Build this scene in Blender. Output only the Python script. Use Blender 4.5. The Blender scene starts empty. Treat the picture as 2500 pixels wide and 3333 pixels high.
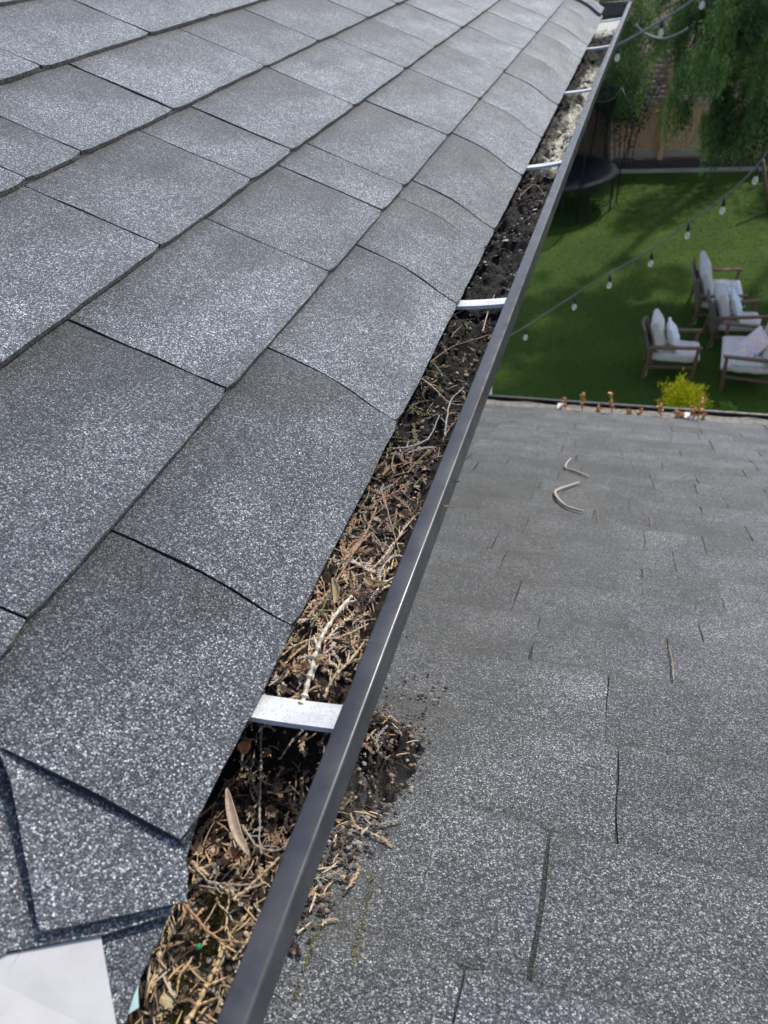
import bpy, bmesh, math, random
import numpy as np
from mathutils import Vector, Matrix, noise
random.seed(7); rng = np.random.default_rng(7)
D = bpy.data; SC = bpy.context.scene; COL = SC.collection
R_ = math.radians

# ------------------------------------------------------------------ camera
CAMZ = 6.0
K = 0.5                       # metres per working unit near the camera
YAW, PITCH, ROLL, F = -0.38345356, 0.69939536, 0.13192348, 2311.0
TH = 0.4324                   # pitch of both roofs
CX, CY = 1250.0, 1666.5
def _rot():
    cy, sy = math.cos(YAW), math.sin(YAW)
    fw = Vector((sy*math.cos(PITCH), cy*math.cos(PITCH), -math.sin(PITCH)))
    r = Vector((cy, -sy, 0)); d = fw.cross(r)
    r2 = math.cos(ROLL)*r + math.sin(ROLL)*d; d2 = -math.sin(ROLL)*r + math.cos(ROLL)*d
    return r2, d2, fw
RX, RD, RF = _rot()
cam = D.cameras.new('camera'); camo = D.objects.new('camera', cam); COL.objects.link(camo)
m = Matrix((RX, -RD, -RF)).transposed().to_4x4(); m.translation = (0, 0, CAMZ)
camo.matrix_world = m
cam.sensor_fit = 'HORIZONTAL'; cam.sensor_width = 36; cam.lens = 36*F/2500
cam.clip_start = 0.02; cam.clip_end = 500
cam.dof.use_dof = True; cam.dof.focus_distance = 0.92; cam.dof.aperture_fstop = 10.0
SC.camera = camo
# ------------------------------------------------------------------ light
w = D.worlds.new('World'); SC.world = w; w.use_nodes = True
nt = w.node_tree; bg = nt.nodes['Background']
sky = nt.nodes.new('ShaderNodeTexSky'); sky.sky_type = 'NISHITA'; sky.sun_disc = False
SUN = Vector((0.34, 0.80, 1.0)).normalized()
elev = math.asin(SUN.z); az = math.atan2(SUN.x, SUN.y)
sky.sun_elevation = elev; sky.sun_rotation = az
sky.air_density = 1.0; sky.dust_density = 2.0; sky.ozone_density = 1.0
nt.links.new(sky.outputs[0], bg.inputs[0]); bg.inputs[1].default_value = 0.15
sl = D.lights.new('sun', 'SUN'); sl.energy = 2.8; sl.angle = R_(0.8); sl.color = (1, .955, .89)
so = D.objects.new('sun', sl); COL.objects.link(so)
so.rotation_euler = SUN.to_track_quat('Z', 'Y').to_euler()
SC.view_settings.view_transform = 'Standard'; SC.view_settings.look = 'None'
SC.view_settings.exposure = 0.45; SC.view_settings.gamma = 1
SC.cycles.max_bounces = 8; SC.cycles.transparent_max_bounces = 12

# ------------------------------------------------------------------ helpers
def ray(px, py): return RX*((px-CX)/F) + RD*((py-CY)/F) + RF
def at_z(px, py, z):
    v = ray(px, py); return v*((z-CAMZ)/v.z) + Vector((0, 0, CAMZ))
def at_y(px, py, y):
    v = ray(px, py); return v*(y/v.y) + Vector((0, 0, CAMZ))
def at_low(px, py, h=0.0):          # point on the lower roof
    n = Vector((0, math.sin(TH), math.cos(TH)))
    v = ray(px, py); return v*((-1.08*K+h)/v.dot(n)) + Vector((0, 0, CAMZ))
def U(x, y, z): return Vector((x*K, y*K, CAMZ+z*K))

def tag(o, label=None, cat=None, group=None, kind=None):
    if label: o['label'] = label
    if cat: o['category'] = cat
    if group: o['group'] = group
    if kind: o['kind'] = kind
    return o
def thing(name, loc, label, cat, group=None, rz=0):
    o = D.objects.new(name, None); COL.objects.link(o); o.location = loc; o.rotation_euler = (0, 0, rz)
    o.empty_display_size = .05
    return tag(o, label, cat, group)
def mesh(name, V, Fc, mat, parent=None, col=None, smooth=False, world=True):
    me = D.meshes.new(name)
    V = np.asarray(V, float).reshape(-1, 3)
    if parent is not None and world:
        p = parent; off = Vector((0, 0, 0))
        while p is not None: off += p.location; p = p.parent
        V = V - np.array(off)
    me.from_pydata([tuple(v) for v in V], [], [tuple(int(i) for i in f) for f in Fc]); me.update()
    if col is not None:
        a = me.color_attributes.new('Col', 'FLOAT_COLOR', 'POINT')
        c = np.ones((len(V), 4)); c[:, :3] = np.asarray(col, float).reshape(-1, 3)
        a.data.foreach_set('color', c.ravel())
    if smooth: me.polygons.foreach_set('use_smooth', [True]*len(me.polygons))
    if mat: me.materials.append(mat)
    o = D.objects.new(name, me); COL.objects.link(o)
    if parent is not None: o.parent = parent
    return o
class MB:
    "collects geometry for one mesh"
    def __init__(s): s.V = []; s.F = []; s.C = []
    def add(s, V, Fc, c=(1, 1, 1)):
        n = len(s.V); s.V += [tuple(v) for v in V]; s.F += [tuple(i+n for i in f) for f in Fc]
        if len(c) == 3 and not hasattr(c[0], '__len__'): s.C += [tuple(c)]*len(V)
        else: s.C += [tuple(x) for x in c]
    def box(s, a, b, c=(1, 1, 1), bev=0.0, M=None):
        bm = bmesh.new(); bmesh.ops.create_cube(bm, size=1)
        a = Vector(a); b = Vector(b)
        for v in bm.verts: v.co = Vector(((a.x+b.x)/2+v.co.x*(b.x-a.x), (a.y+b.y)/2+v.co.y*(b.y-a.y), (a.z+b.z)/2+v.co.z*(b.z-a.z)))
        if bev: bmesh.ops.bevel(bm, geom=bm.edges[:], offset=bev, segments=2, affect='EDGES', profile=.5)
        if M is not None: bm.transform(M)
        s.bm(bm, c)
    def bm(s, bm, c=(1, 1, 1)):
        bm.verts.index_update()
        s.add([v.co.copy() for v in bm.verts], [[v.index for v in f.verts] for f in bm.faces], c); bm.free()
    def bar(s, a, b, wx, wy, up=Vector((0, 0, 1)), c=(1, 1, 1), bev=.004):
        a = Vector(a); b = Vector(b); d = b-a; L = d.length; z = d.normalized()
        x = up.cross(z)
        if x.length < 1e-3: x = Vector((1, 0, 0)).cross(z)
        x.normalize(); y = z.cross(x)
        M = Matrix((x, y, z)).transposed().to_4x4(); M.translation = a
        s.box((-wx/2, -wy/2, 0), (wx/2, wy/2, L), c, bev, M)
    def tube(s, P, rad, n=6, c=(1, 1, 1), cap=True):
        P = [Vector(p) for p in P]; N = len(P)
        rad = [rad]*N if not hasattr(rad, '__len__') else rad
        t = (P[1]-P[0]).normalized(); u = t.orthogonal().normalized(); V = []
        for i in range(N):
            t = (P[min(i+1, N-1)]-P[max(i-1, 0)])
            if t.length < 1e-9: t = Vector((0, 0, 1))
            t.normalize(); u = (u-t*u.dot(t)); u = u.normalized() if u.length > 1e-6 else t.orthogonal().normalized()
            v = t.cross(u)
            for j in range(n):
                a = 2*math.pi*j/n; V.append(P[i]+(u*math.cos(a)+v*math.sin(a))*rad[i])
        Fc = [(i*n+j, i*n+(j+1) % n, (i+1)*n+(j+1) % n, (i+1)*n+j) for i in range(N-1) for j in range(n)]
        if cap: Fc += [tuple(range(n))[::-1], tuple(range((N-1)*n, N*n))]
        s.add(V, Fc, c if not (hasattr(c[0], '__len__')) else [c[i//n] for i in range(N*n)])
    def build(s, name, mat, parent=None, smooth=False, world=True, col=False):
        return mesh(name, s.V, s.F, mat, parent, s.C if col else None, smooth, world)
def nz(x, y=0., z=0.): return noise.noise(Vector((x, y, z)))
def lerp(xs, ys, x): return float(np.interp(x, xs, ys))
def sstep(a, b, x):
    t = min(1, max(0, (x-a)/(b-a))); return t*t*(3-2*t)

# ------------------------------------------------------------------ materials
def newmat(name):
    mt = D.materials.new(name); mt.use_nodes = True
    return mt, mt.node_tree.nodes, mt.node_tree.links, mt.node_tree.nodes['Principled BSDF']
def ramp(n, stops, interp='LINEAR'):
    r = n.new('ShaderNodeValToRGB'); r.color_ramp.interpolation = interp
    e = r.color_ramp.elements
    while len(e) < len(stops): e.new(.5)
    for i, (p, c) in enumerate(stops): e[i].position = p; e[i].color = (*c, 1) if len(c) == 3 else c
    return r
def mixc(n, l, a, b, fac, mode='MIX'):
    x = n.new('ShaderNodeMix'); x.data_type = 'RGBA'; x.blend_type = mode
    for s_, v in ((0, fac), (6, a), (7, b)):
        if hasattr(v, 'links'): l.new(v, x.inputs[s_])
        elif s_ == 0: x.inputs[0].default_value = v
        else: x.inputs[s_].default_value = (*v, 1)
    return x.outputs[2]
def simple(name, c1, c2=None, scale=8, rough=.7, bump=.0, bscale=None, metal=0, detail=4, stretch=None, spec=.5, usecol=False, sss=0):
    mt, n, l, b = newmat(name); c2 = c2 or c1
    tc = n.new('ShaderNodeTexCoord'); src = tc.outputs['Object']
    if stretch:
        mp = n.new('ShaderNodeMapping'); mp.inputs['Scale'].default_value = stretch; l.new(src, mp.inputs[0]); src = mp.outputs[0]
    t = n.new('ShaderNodeTexNoise'); t.inputs['Scale'].default_value = scale; t.inputs['Detail'].default_value = detail
    l.new(src, t.inputs['Vector'])
    r = ramp(n, [(.3, c1), (.7, c2)]); l.new(t.outputs[0], r.inputs[0]); out = r.outputs[0]
    if usecol:
        a = n.new('ShaderNodeAttribute'); a.attribute_name = 'Col'
        out = mixc(n, l, out, a.outputs['Color'], 1.0, 'MULTIPLY')
    l.new(out, b.inputs['Base Color'])
    b.inputs['Roughness'].default_value = rough; b.inputs['Metallic'].default_value = metal
    b.inputs['Specular IOR Level'].default_value = spec
    if bump:
        t2 = n.new('ShaderNodeTexNoise'); t2.inputs['Scale'].default_value = bscale or scale*3; t2.inputs['Detail'].default_value = 5
        l.new(src, t2.inputs['Vector'])
        bp = n.new('ShaderNodeBump'); bp.inputs['Strength'].default_value = 1; bp.inputs['Distance'].default_value = bump
        l.new(t2.outputs[0], bp.inputs['Height']); l.new(bp.outputs[0], b.inputs['Normal'])
    return mt
def granules(name, scale=520., tint=(1, 1, 1), bright=1.0, stain=False):
    mt, n, l, b = newmat(name)
    tc = n.new('ShaderNodeTexCoord')
    nd = n.new('ShaderNodeTexNoise'); nd.inputs['Scale'].default_value = scale*.8; nd.inputs['Detail'].default_value = 1
    l.new(tc.outputs['Object'], nd.inputs['Vector'])
    vm = n.new('ShaderNodeVectorMath'); vm.operation = 'MULTIPLY_ADD'
    vm.inputs[1].default_value = (.0016,)*3; l.new(nd.outputs['Color'], vm.inputs[0]); l.new(tc.outputs['Object'], vm.inputs[2])
    v = n.new('ShaderNodeTexVoronoi'); v.inputs['Scale'].default_value = scale; l.new(vm.outputs[0], v.inputs['Vector'])
    sp = n.new('ShaderNodeSeparateColor'); l.new(v.outputs['Color'], sp.inputs[0])
    k = bright
    r = ramp(n, [(0, (.014*k, .015*k, .018*k)), (.32, (.034*k, .036*k, .043*k)), (.55, (.075*k, .079*k, .090*k)), (.74, (.145*k, .15*k, .162*k)), (.88, (.285*k, .29*k, .298*k)), (.985, (.54*k, .535*k, .52*k))])
    l.new(sp.outputs[0], r.inputs[0])
    # granule blend varies over the sheet
    t = n.new('ShaderNodeTexNoise'); t.inputs['Scale'].default_value = 9; t.inputs['Detail'].default_value = 6; t.inputs['Roughness'].default_value = .6
    l.new(tc.outputs['Object'], t.inputs['Vector'])
    r2 = ramp(n, [(.32, (.66, .67, .70)), (.68, (1.28, 1.28, 1.27))]); l.new(t.outputs[0], r2.inputs[0])
    ve = n.new('ShaderNodeTexVoronoi'); ve.feature = 'DISTANCE_TO_EDGE'; ve.inputs['Scale'].default_value = scale; l.new(vm.outputs[0], ve.inputs['Vector'])
    re = ramp(n, [(.0, (.25, .25, .25)), (.14, (1.08, 1.08, 1.08))]); l.new(ve.outputs['Distance'], re.inputs[0])
    o1 = mixc(n, l, mixc(n, l, r.outputs[0], re.outputs[0], 1.0, 'MULTIPLY'), r2.outputs[0], 1.0, 'MULTIPLY')
    t4 = n.new('ShaderNodeTexNoise'); t4.inputs['Scale'].default_value = 70; t4.inputs['Detail'].default_value = 3
    l.new(tc.outputs['Object'], t4.inputs['Vector'])
    r4 = ramp(n, [(.3, (.82, .82, .83)), (.7, (1.15, 1.15, 1.15))]); l.new(t4.outputs[0], r4.inputs[0])
    o1 = mixc(n, l, o1, r4.outputs[0], 1.0, 'MULTIPLY')
    a = n.new('ShaderNodeAttribute'); a.attribute_name = 'Col'
    sc = n.new('ShaderNodeSeparateColor'); l.new(a.outputs['Color'], sc.inputs[0])
    cc = n.new('ShaderNodeCombineColor')
    for i in range(3): l.new(sc.outputs[0], cc.inputs[i])
    o2 = mixc(n, l, o1, cc.outputs[0], 1.0, 'MULTIPLY')
    # dusty, mossy film (blue channel)
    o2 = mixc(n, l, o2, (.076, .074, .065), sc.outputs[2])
    t3 = n.new('ShaderNodeTexNoise'); t3.inputs['Scale'].default_value = 260; t3.inputs['Detail'].default_value = 3
    l.new(tc.outputs['Object'], t3.inputs['Vector'])
    r3 = ramp(n, [(.32, (.05, .043, .034)), (.5, (.19, .165, .13)), (.68, (.42, .38, .31))]); l.new(t3.outputs[0], r3.inputs[0])
    o3 = mixc(n, l, o2, r3.outputs[0], sc.outputs[1])
    l.new(mixc(n, l, o3, tint, 1.0, 'MULTIPLY'), b.inputs['Base Color'])
    b.inputs['Roughness'].default_value = .5; b.inputs['Specular IOR Level'].default_value = .9
    bp = n.new('ShaderNodeBump'); bp.inputs['Strength'].default_value = 1.0; bp.inputs['Distance'].default_value = .0011
    inv = n.new('ShaderNodeMath'); inv.operation = 'MULTIPLY_ADD'; inv.inputs[1].default_value = -1.0; l.new(v.outputs['Distance'], inv.inputs[0])
    l.new(sp.outputs[1], inv.inputs[2])
    l.new(inv.outputs[0], bp.inputs['Height']); l.new(bp.outputs[0], b.inputs['Normal'])
    return mt
M_SH = granules('shingle_granules', 780, bright=1.66, tint=(.925, .985, 1.02))
M_SH2 = granules('lower_shingle_granules', 720, bright=1.24, tint=(.94, .99, 1.015))
def metal_paint(name, c, rough, speck=.0):
    mt, n, l, b = newmat(name); tc = n.new('ShaderNodeTexCoord')
    t = n.new('ShaderNodeTexNoise'); t.inputs['Scale'].default_value = 14; t.inputs['Detail'].default_value = 8; t.inputs['Roughness'].default_value = .65
    l.new(tc.outputs['Object'], t.inputs['Vector'])
    r = ramp(n, [(.35, tuple(x*.7 for x in c)), (.65, tuple(x*1.35 for x in c))]); l.new(t.outputs[0], r.inputs[0])
    v = n.new('ShaderNodeTexVoronoi'); v.inputs['Scale'].default_value = 260; l.new(tc.outputs['Object'], v.inputs['Vector'])
    r2 = ramp(n, [(.05, (1, 1, 1)), (.09, (0, 0, 0))]); l.new(v.outputs['Distance'], r2.inputs[0])
    sp = n.new('ShaderNodeSeparateColor'); l.new(v.outputs['Color'], sp.inputs[0])
    th = n.new('ShaderNodeMath'); th.operation = 'GREATER_THAN'; th.inputs[1].default_value = .86; l.new(sp.outputs[0], th.inputs[0])
    mu = n.new('ShaderNodeMath'); mu.operation = 'MULTIPLY'; l.new(th.outputs[0], mu.inputs[0]); l.new(r2.outputs[0], mu.inputs[1])
    tl2 = n.new('ShaderNodeTexNoise'); tl2.inputs['Scale'].default_value = 5; tl2.inputs['Detail'].default_value = 9; tl2.inputs['Roughness'].default_value = .75; l.new(tc.outputs['Object'], tl2.inputs['Vector'])
    rd = ramp(n, [(.5, (0, 0, 0)), (.75, (.55, .55, .55))]); l.new(tl2.outputs[0], rd.inputs[0]); rbase = mixc(n, l, r.outputs[0], (.11, .105, .095), rd.outputs[0])
    dust = tuple(min(.5, x*3+.1) for x in c) if speck > 0 else (.3, .28, .25)
    l.new(mixc(n, l, rbase, dust, mu.outputs[0]), b.inputs['Base Color'])
    b.inputs['Metallic'].default_value = 0; b.inputs['Specular IOR Level'].default_value = .6
    t2 = n.new('ShaderNodeTexNoise'); t2.inputs['Scale'].default_value = 30; t2.inputs['Detail'].default_value = 8
    l.new(tc.outputs['Object'], t2.inputs['Vector'])
    r3 = ramp(n, [(.3, (rough-.1,)*3), (.7, (rough+.12,)*3)]); l.new(t2.outputs[0], r3.inputs[0]); l.new(r3.outputs[0], b.inputs['Roughness'])
    bp = n.new('ShaderNodeBump'); bp.inputs['Distance'].default_value = .0004; bp.inputs['Strength'].default_value = .6
    l.new(t2.outputs[0], bp.inputs['Height']); l.new(bp.outputs[0], b.inputs['Normal'])
    return mt
M_GUT = metal_paint('gutter_paint', (.034, .036, .042), .32, 1)
M_GUTIN = simple('gutter_inside', (.30, .30, .29), (.55, .55, .54), 30, .5)
M_STRAP = metal_paint('hanger_aluminium', (.66, .67, .69), .42)
def strapmat():
    mt, n, l, b = newmat('speckled_aluminium'); tc = n.new('ShaderNodeTexCoord')
    v = n.new('ShaderNodeTexNoise'); v.inputs['Scale'].default_value = 800; v.inputs['Detail'].default_value = 1; l.new(tc.outputs['Object'], v.inputs['Vector'])
    r1 = ramp(n, [(.33, (.38, .38, .39)), (.42, (.66, .67, .68))]); l.new(v.outputs[0], r1.inputs[0])
    t = n.new('ShaderNodeTexNoise'); t.inputs['Scale'].default_value = 30; t.inputs['Detail'].default_value = 6; l.new(tc.outputs['Object'], t.inputs['Vector'])
    r2 = ramp(n, [(.35, (.75, .74, .72)), (.65, (1.1, 1.1, 1.1))]); l.new(t.outputs[0], r2.inputs[0])
    l.new(mixc(n, l, r1.outputs[0], r2.outputs[0], 1.0, 'MULTIPLY'), b.inputs['Base Color']); b.inputs['Roughness'].default_value = .55
    bp = n.new('ShaderNodeBump'); bp.inputs['Distance'].default_value = .0005; l.new(t.outputs[0], bp.inputs['Height']); l.new(bp.outputs[0], b.inputs['Normal'])
    return mt
M_STRAP = strapmat()
M_COL = simple('litter', (.7, .7, .7), (1.2, 1.2, 1.2), 220, .75, .0006, 500, usecol=True, spec=.3)
M_MUCK, _n, _l, _b = newmat('muck')
_tc = _n.new('ShaderNodeTexCoord'); _t = _n.new('ShaderNodeTexNoise'); _t.inputs['Scale'].default_value = 160; _t.inputs['Detail'].default_value = 8; _t.inputs['Roughness'].default_value = .7
_l.new(_tc.outputs['Object'], _t.inputs['Vector']); _r = ramp(_n, [(.35, (.35, .33, .3)), (.55, (1, 1, 1)), (.72, (2.1, 2.0, 1.8))]); _l.new(_t.outputs[0], _r.inputs[0])
_a = _n.new('ShaderNodeAttribute'); _a.attribute_name = 'Col'
_l.new(mixc(_n, _l, _r.outputs[0], _a.outputs['Color'], 1.0, 'MULTIPLY'), _b.inputs['Base Color'])
_b.inputs['Roughness'].default_value = .8; _b.inputs['Specular IOR Level'].default_value = .3
_bp = _n.new('ShaderNodeBump'); _bp.inputs['Distance'].default_value = .005; _bp.inputs['Strength'].default_value = 1
_l.new(_t.outputs[0], _bp.inputs['Height']); _l.new(_bp.outputs[0], _b.inputs['Normal'])
M_MOSS = simple('moss', (.05, .055, .008), (.16, .15, .02), 120, .95, usecol=False)
M_WOOD = simple('fence_cedar', (.58, .32, .16), (.76, .48, .27), 3, .8, .002, 30, stretch=(6, 6, .6))
M_SLAT = simple('slat_cedar', (.42, .30, .22), (.58, .44, .34), 3, .8, .002, 30, stretch=(.6, 6, 6))
M_RAIL = simple('rail_grey_wood', (.38, .31, .24), (.52, .43, .34), 3, .8, .002, 30, stretch=(.6, 6, 6))
M_SOIL = simple('bark_soil', (.03, .018, .012), (.085, .045, .03), 25, .95, .03, 40)
M_TEAK = simple('teak', (.13, .07, .04), (.23, .125, .07), 6, .55, .001, 60, stretch=(1, 5, 5))
M_WICK = simple('wicker', (.10, .08, .065), (.24, .20, .17), 55, .8, .004, 90)
M_CUSH = simple('cushion_fabric', (.66, .60, .54), (.74, .68, .62), 5, .9, .004, 14)
M_WHITE = simple('white_pillow', (.82, .82, .83), (.9, .9, .9), 9, .9, .006, 24)
M_BLACK = simple('black_steel', (.012, .013, .016), (.02, .021, .025), 9, .45)
M_MAT = simple('trampoline_mat', (.012, .013, .017), (.018, .02, .026), 30, .95, spec=.1)
M_PAD = simple('trampoline_pad', (.022, .023, .026), (.034, .036, .04), 9, .95, spec=.1)
M_BARK = simple('bark', (.07, .05, .035), (.16, .12, .09), 14, .9, .012, 30, stretch=(3, 3, .7))
M_WALL = simple('painted_siding', (.38, .38, .37), (.44, .44, .43), 3, .7, .001, 40)
M_CABLE = simple('cable_rubber', (.13, .14, .14), (.20, .21, .21), 9, .5)
M_FLASH = simple('galvanised_flashing', (.33, .33, .335), (.45, .45, .455), 14, .5, .0006, 60, spec=.4)
M_BLUE = simple('pale_blue_membrane', (.42, .60, .63), (.5, .68, .7), 40, .7)
M_FASC = simple('fascia_paint', (.30, .30, .30), (.36, .36, .36), 5, .6)
def leafmat(name, c1, c2, trans=.35):
    mt, n, l, b = newmat(name)
    a = n.new('ShaderNodeAttribute'); a.attribute_name = 'Col'
    sp = n.new('ShaderNodeSeparateColor'); l.new(a.outputs['Color'], sp.inputs[0])
    o = mixc(n, l, c1, c2, sp.outputs[0]); l.new(o, b.inputs['Base Color']); b.inputs['Roughness'].default_value = .6
    b.inputs['Specular IOR Level'].default_value = .3
    tr = n.new('ShaderNodeBsdfTranslucent'); l.new(mixc(n, l, o, (1.5, 1.7, .8), 1.0, 'MULTIPLY'), tr.inputs[0])
    mx = n.new('ShaderNodeMixShader'); mx.inputs[0].default_value = trans
    l.new(b.outputs[0], mx.inputs[1]); l.new(tr.outputs[0], mx.inputs[2])
    l.new(mx.outputs[0], n['Material Output'].inputs[0]); return mt
M_CYP = leafmat('weeping_foliage', (.034, .070, .030), (.30, .42, .15), .35)
M_CON = leafmat('dark_conifer_foliage', (.008, .016, .009), (.018, .030, .014), .04)
M_LAUREL = leafmat('laurel_foliage', (.008, .022, .010), (.03, .07, .022), .12)
M_YEL = leafmat('golden_foliage', (.34, .33, .012), (.90, .80, .05), .35)
M_GRN = leafmat('small_plant_foliage', (.10, .20, .03), (.25, .40, .06), .4)
def glassmat():
    mt, n, l, b = newmat('bulb_glass')
    b.inputs['Base Color'].default_value = (.95, .95, .92, 1); b.inputs['Roughness'].default_value = .08
    tr = n.new('ShaderNodeBsdfTransparent'); mx = n.new('ShaderNodeMixShader'); mx.inputs[0].default_value = .3
    l.new(tr.outputs[0], mx.inputs[1]); l.new(b.outputs[0], mx.inputs[2]); l.new(mx.outputs[0], n['Material Output'].inputs[0]); return mt
M_GLASS = glassmat()
def netmat():
    mt, n, l, b = newmat('safety_net')
    b.inputs['Base Color'].default_value = (.010, .011, .015, 1); b.inputs['Roughness'].default_value = 1; b.inputs['Specular IOR Level'].default_value = .05
    tr = n.new('ShaderNodeBsdfTransparent'); mx = n.new('ShaderNodeMixShader'); mx.inputs[0].default_value = .55
    l.new(tr.outputs[0], mx.inputs[1]); l.new(b.outputs[0], mx.inputs[2]); l.new(mx.outputs[0], n['Material Output'].inputs[0]); return mt
M_NET = netmat()

# ------------------------------------------------------------------ lawn, bed
mt, n, l, b = newmat('lawn_grass'); M_LAWN = mt
tc = n.new('ShaderNodeTexCoord')
t1 = n.new('ShaderNodeTexNoise'); t1.inputs['Scale'].default_value = .55; t1.inputs['Detail'].default_value = 5
t2 = n.new('ShaderNodeTexNoise'); t2.inputs['Scale'].default_value = 22; t2.inputs['Detail'].default_value = 8; t2.inputs['Roughness'].default_value = .75
for t in (t1, t2): l.new(tc.outputs['Object'], t.inputs['Vector'])
r1 = ramp(n, [(.3, (.030, .062, .007)), (.55, (.044, .084, .009)), (.75, (.072, .112, .012))]); l.new(t1.outputs[0], r1.inputs[0])
r2 = ramp(n, [(.3, (.72, .75, .7)), (.5, (1, 1, 1)), (.72, (1.25, 1.22, 1.15))]); l.new(t2.outputs[0], r2.inputs[0])
l.new(mixc(n, l, r1.outputs[0], r2.outputs[0], 1.0, 'MULTIPLY'), b.inputs['Base Color'])
b.inputs['Roughness'].default_value = .9; b.inputs['Specular IOR Level'].default_value = .15
bp = n.new('ShaderNodeBump'); bp.inputs['Distance'].default_value = .015; l.new(t2.outputs[0], bp.inputs['Height']); l.new(bp.outputs[0], b.inputs['Normal'])
EDGE_Y, FEN_Y = 21.15, 22.3
N = 60; V = []; Fc = []
for j in range(N+1):
    for i in range(N+1):
        x = -150+300*i/N; y = -100+400*j/N; V.append((x, y, 0))
Fc = [(j*(N+1)+i, j*(N+1)+i+1, (j+1)*(N+1)+i+1, (j+1)*(N+1)+i) for j in range(N) for i in range(N)]
tag(mesh('lawn', V, Fc, M_LAWN), 'green mown lawn behind the house', None, kind='structure')
# short grass blades where the lawn is seen
nb = 60000
px = rng.uniform(-2.6, 4.2, nb); py = 8.3+rng.random(nb)**1.3*(EDGE_Y-8.4); ang = rng.uniform(0, 2*np.pi, nb)
h = rng.uniform(.012, .028, nb); wd = rng.uniform(.002, .005, nb)*(1+(py-8)/10); lx = rng.normal(0, .018, nb); ly = rng.normal(0, .018, nb)
V = np.zeros((nb, 3, 3)); V[:, 0] = np.c_[px-np.cos(ang)*wd, py-np.sin(ang)*wd, np.zeros(nb)]
V[:, 1] = np.c_[px+np.cos(ang)*wd, py+np.sin(ang)*wd, np.zeros(nb)]; V[:, 2] = np.c_[px+lx, py+ly, h]
g = rng.random(nb); C = np.repeat(np.c_[g, g, g], 3, axis=0)
M_BLADE = leafmat('grass_blades', (.036, .070, .008), (.056, .100, .011), .2)
tag(mesh('grass', V.reshape(-1, 3), np.arange(nb*3).reshape(-1, 3), M_BLADE, col=C), 'short green grass blades of the lawn', 'grass', kind='stuff')
V = []; Fc = []; nx, ny = 160, 10
for j in range(ny+1):
    for i in range(nx+1):
        x = -8+18*i/nx; y = EDGE_Y+.05+1.4*j/ny
        V.append((x, y, .03+.05*abs(nz(x*3, y*3))+.04*abs(nz(x*9, y*9, 3)) if 0 < j < ny else .01))
Fc = [(j*(nx+1)+i, j*(nx+1)+i+1, (j+1)*(nx+1)+i+1, (j+1)*(nx+1)+i) for j in range(ny) for i in range(nx)]
tag(mesh('planting_bed', V, Fc, M_SOIL, smooth=True), 'dark bark mulch bed along the foot of the fence', None, kind='structure')
tag(mesh('dark_ground_sheet', [(-60, FEN_Y+.3, .02), (60, FEN_Y+.3, .02), (60, 90, .02), (-60, 90, .02)], [(0, 1, 2, 3)], M_SOIL), 'dark ground sheet added beyond the fence to keep the foliage gaps dark', None, kind='structure')  # added dark sheet, hides sunlit lawn behind the gaps in the foliage
mb = MB(); mb.box((-8, EDGE_Y, -.02), (10, EDGE_Y+.05, .09), bev=.004)
tag(mb.build('garden_edging', M_RAIL), 'thin pale timber edging board between lawn and mulch bed', 'edging')

# ------------------------------------------------------------------ fence
def fz(px_, py_): return at_y(px_, py_, FEN_Y).z
ZB, ZR1, ZM, ZT = .12, fz(2014, 500), fz(2180, 333), fz(2130, 180)
fen = thing('cedar_fence', (0, FEN_Y, 0), 'brown cedar board fence with horizontal slat top behind the lawn', 'fence')
mb = MB(); x = -8.
while x < 10:
    wdt = .135+random.uniform(-.004, .004); mb.box((x, FEN_Y, ZB), (x+wdt, FEN_Y+.02, ZM-.04), bev=.003, c=(1, 1, 1)); x += wdt+.006
mb.build('board_panel', M_WOOD, fen)
mb = MB(); z = ZM+.05
while z < ZT: mb.box((-8, FEN_Y, z), (10, FEN_Y+.02, z+.09), bev=.003); z += .118
mb.build('slat_panel', M_SLAT, fen)
for z in (ZB-.02, ZM-.04, ZT):
    mb = MB(); mb.box((-8, FEN_Y-.045, z), (10, FEN_Y-.002, z+.09 if z > 1 else z+.16), bev=.004); mb.build('rail', M_RAIL if z < 1 else M_SLAT, fen)
xp = at_y(2146, 523, FEN_Y).x
for k in range(-3, 4):
    X = xp+k*2.4; mb = MB(); mb.box((X-.06, FEN_Y-.16, 0), (X+.06, FEN_Y-.047, ZT+.12), bev=.006); mb.build('post', M_WOOD, fen)

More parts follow.
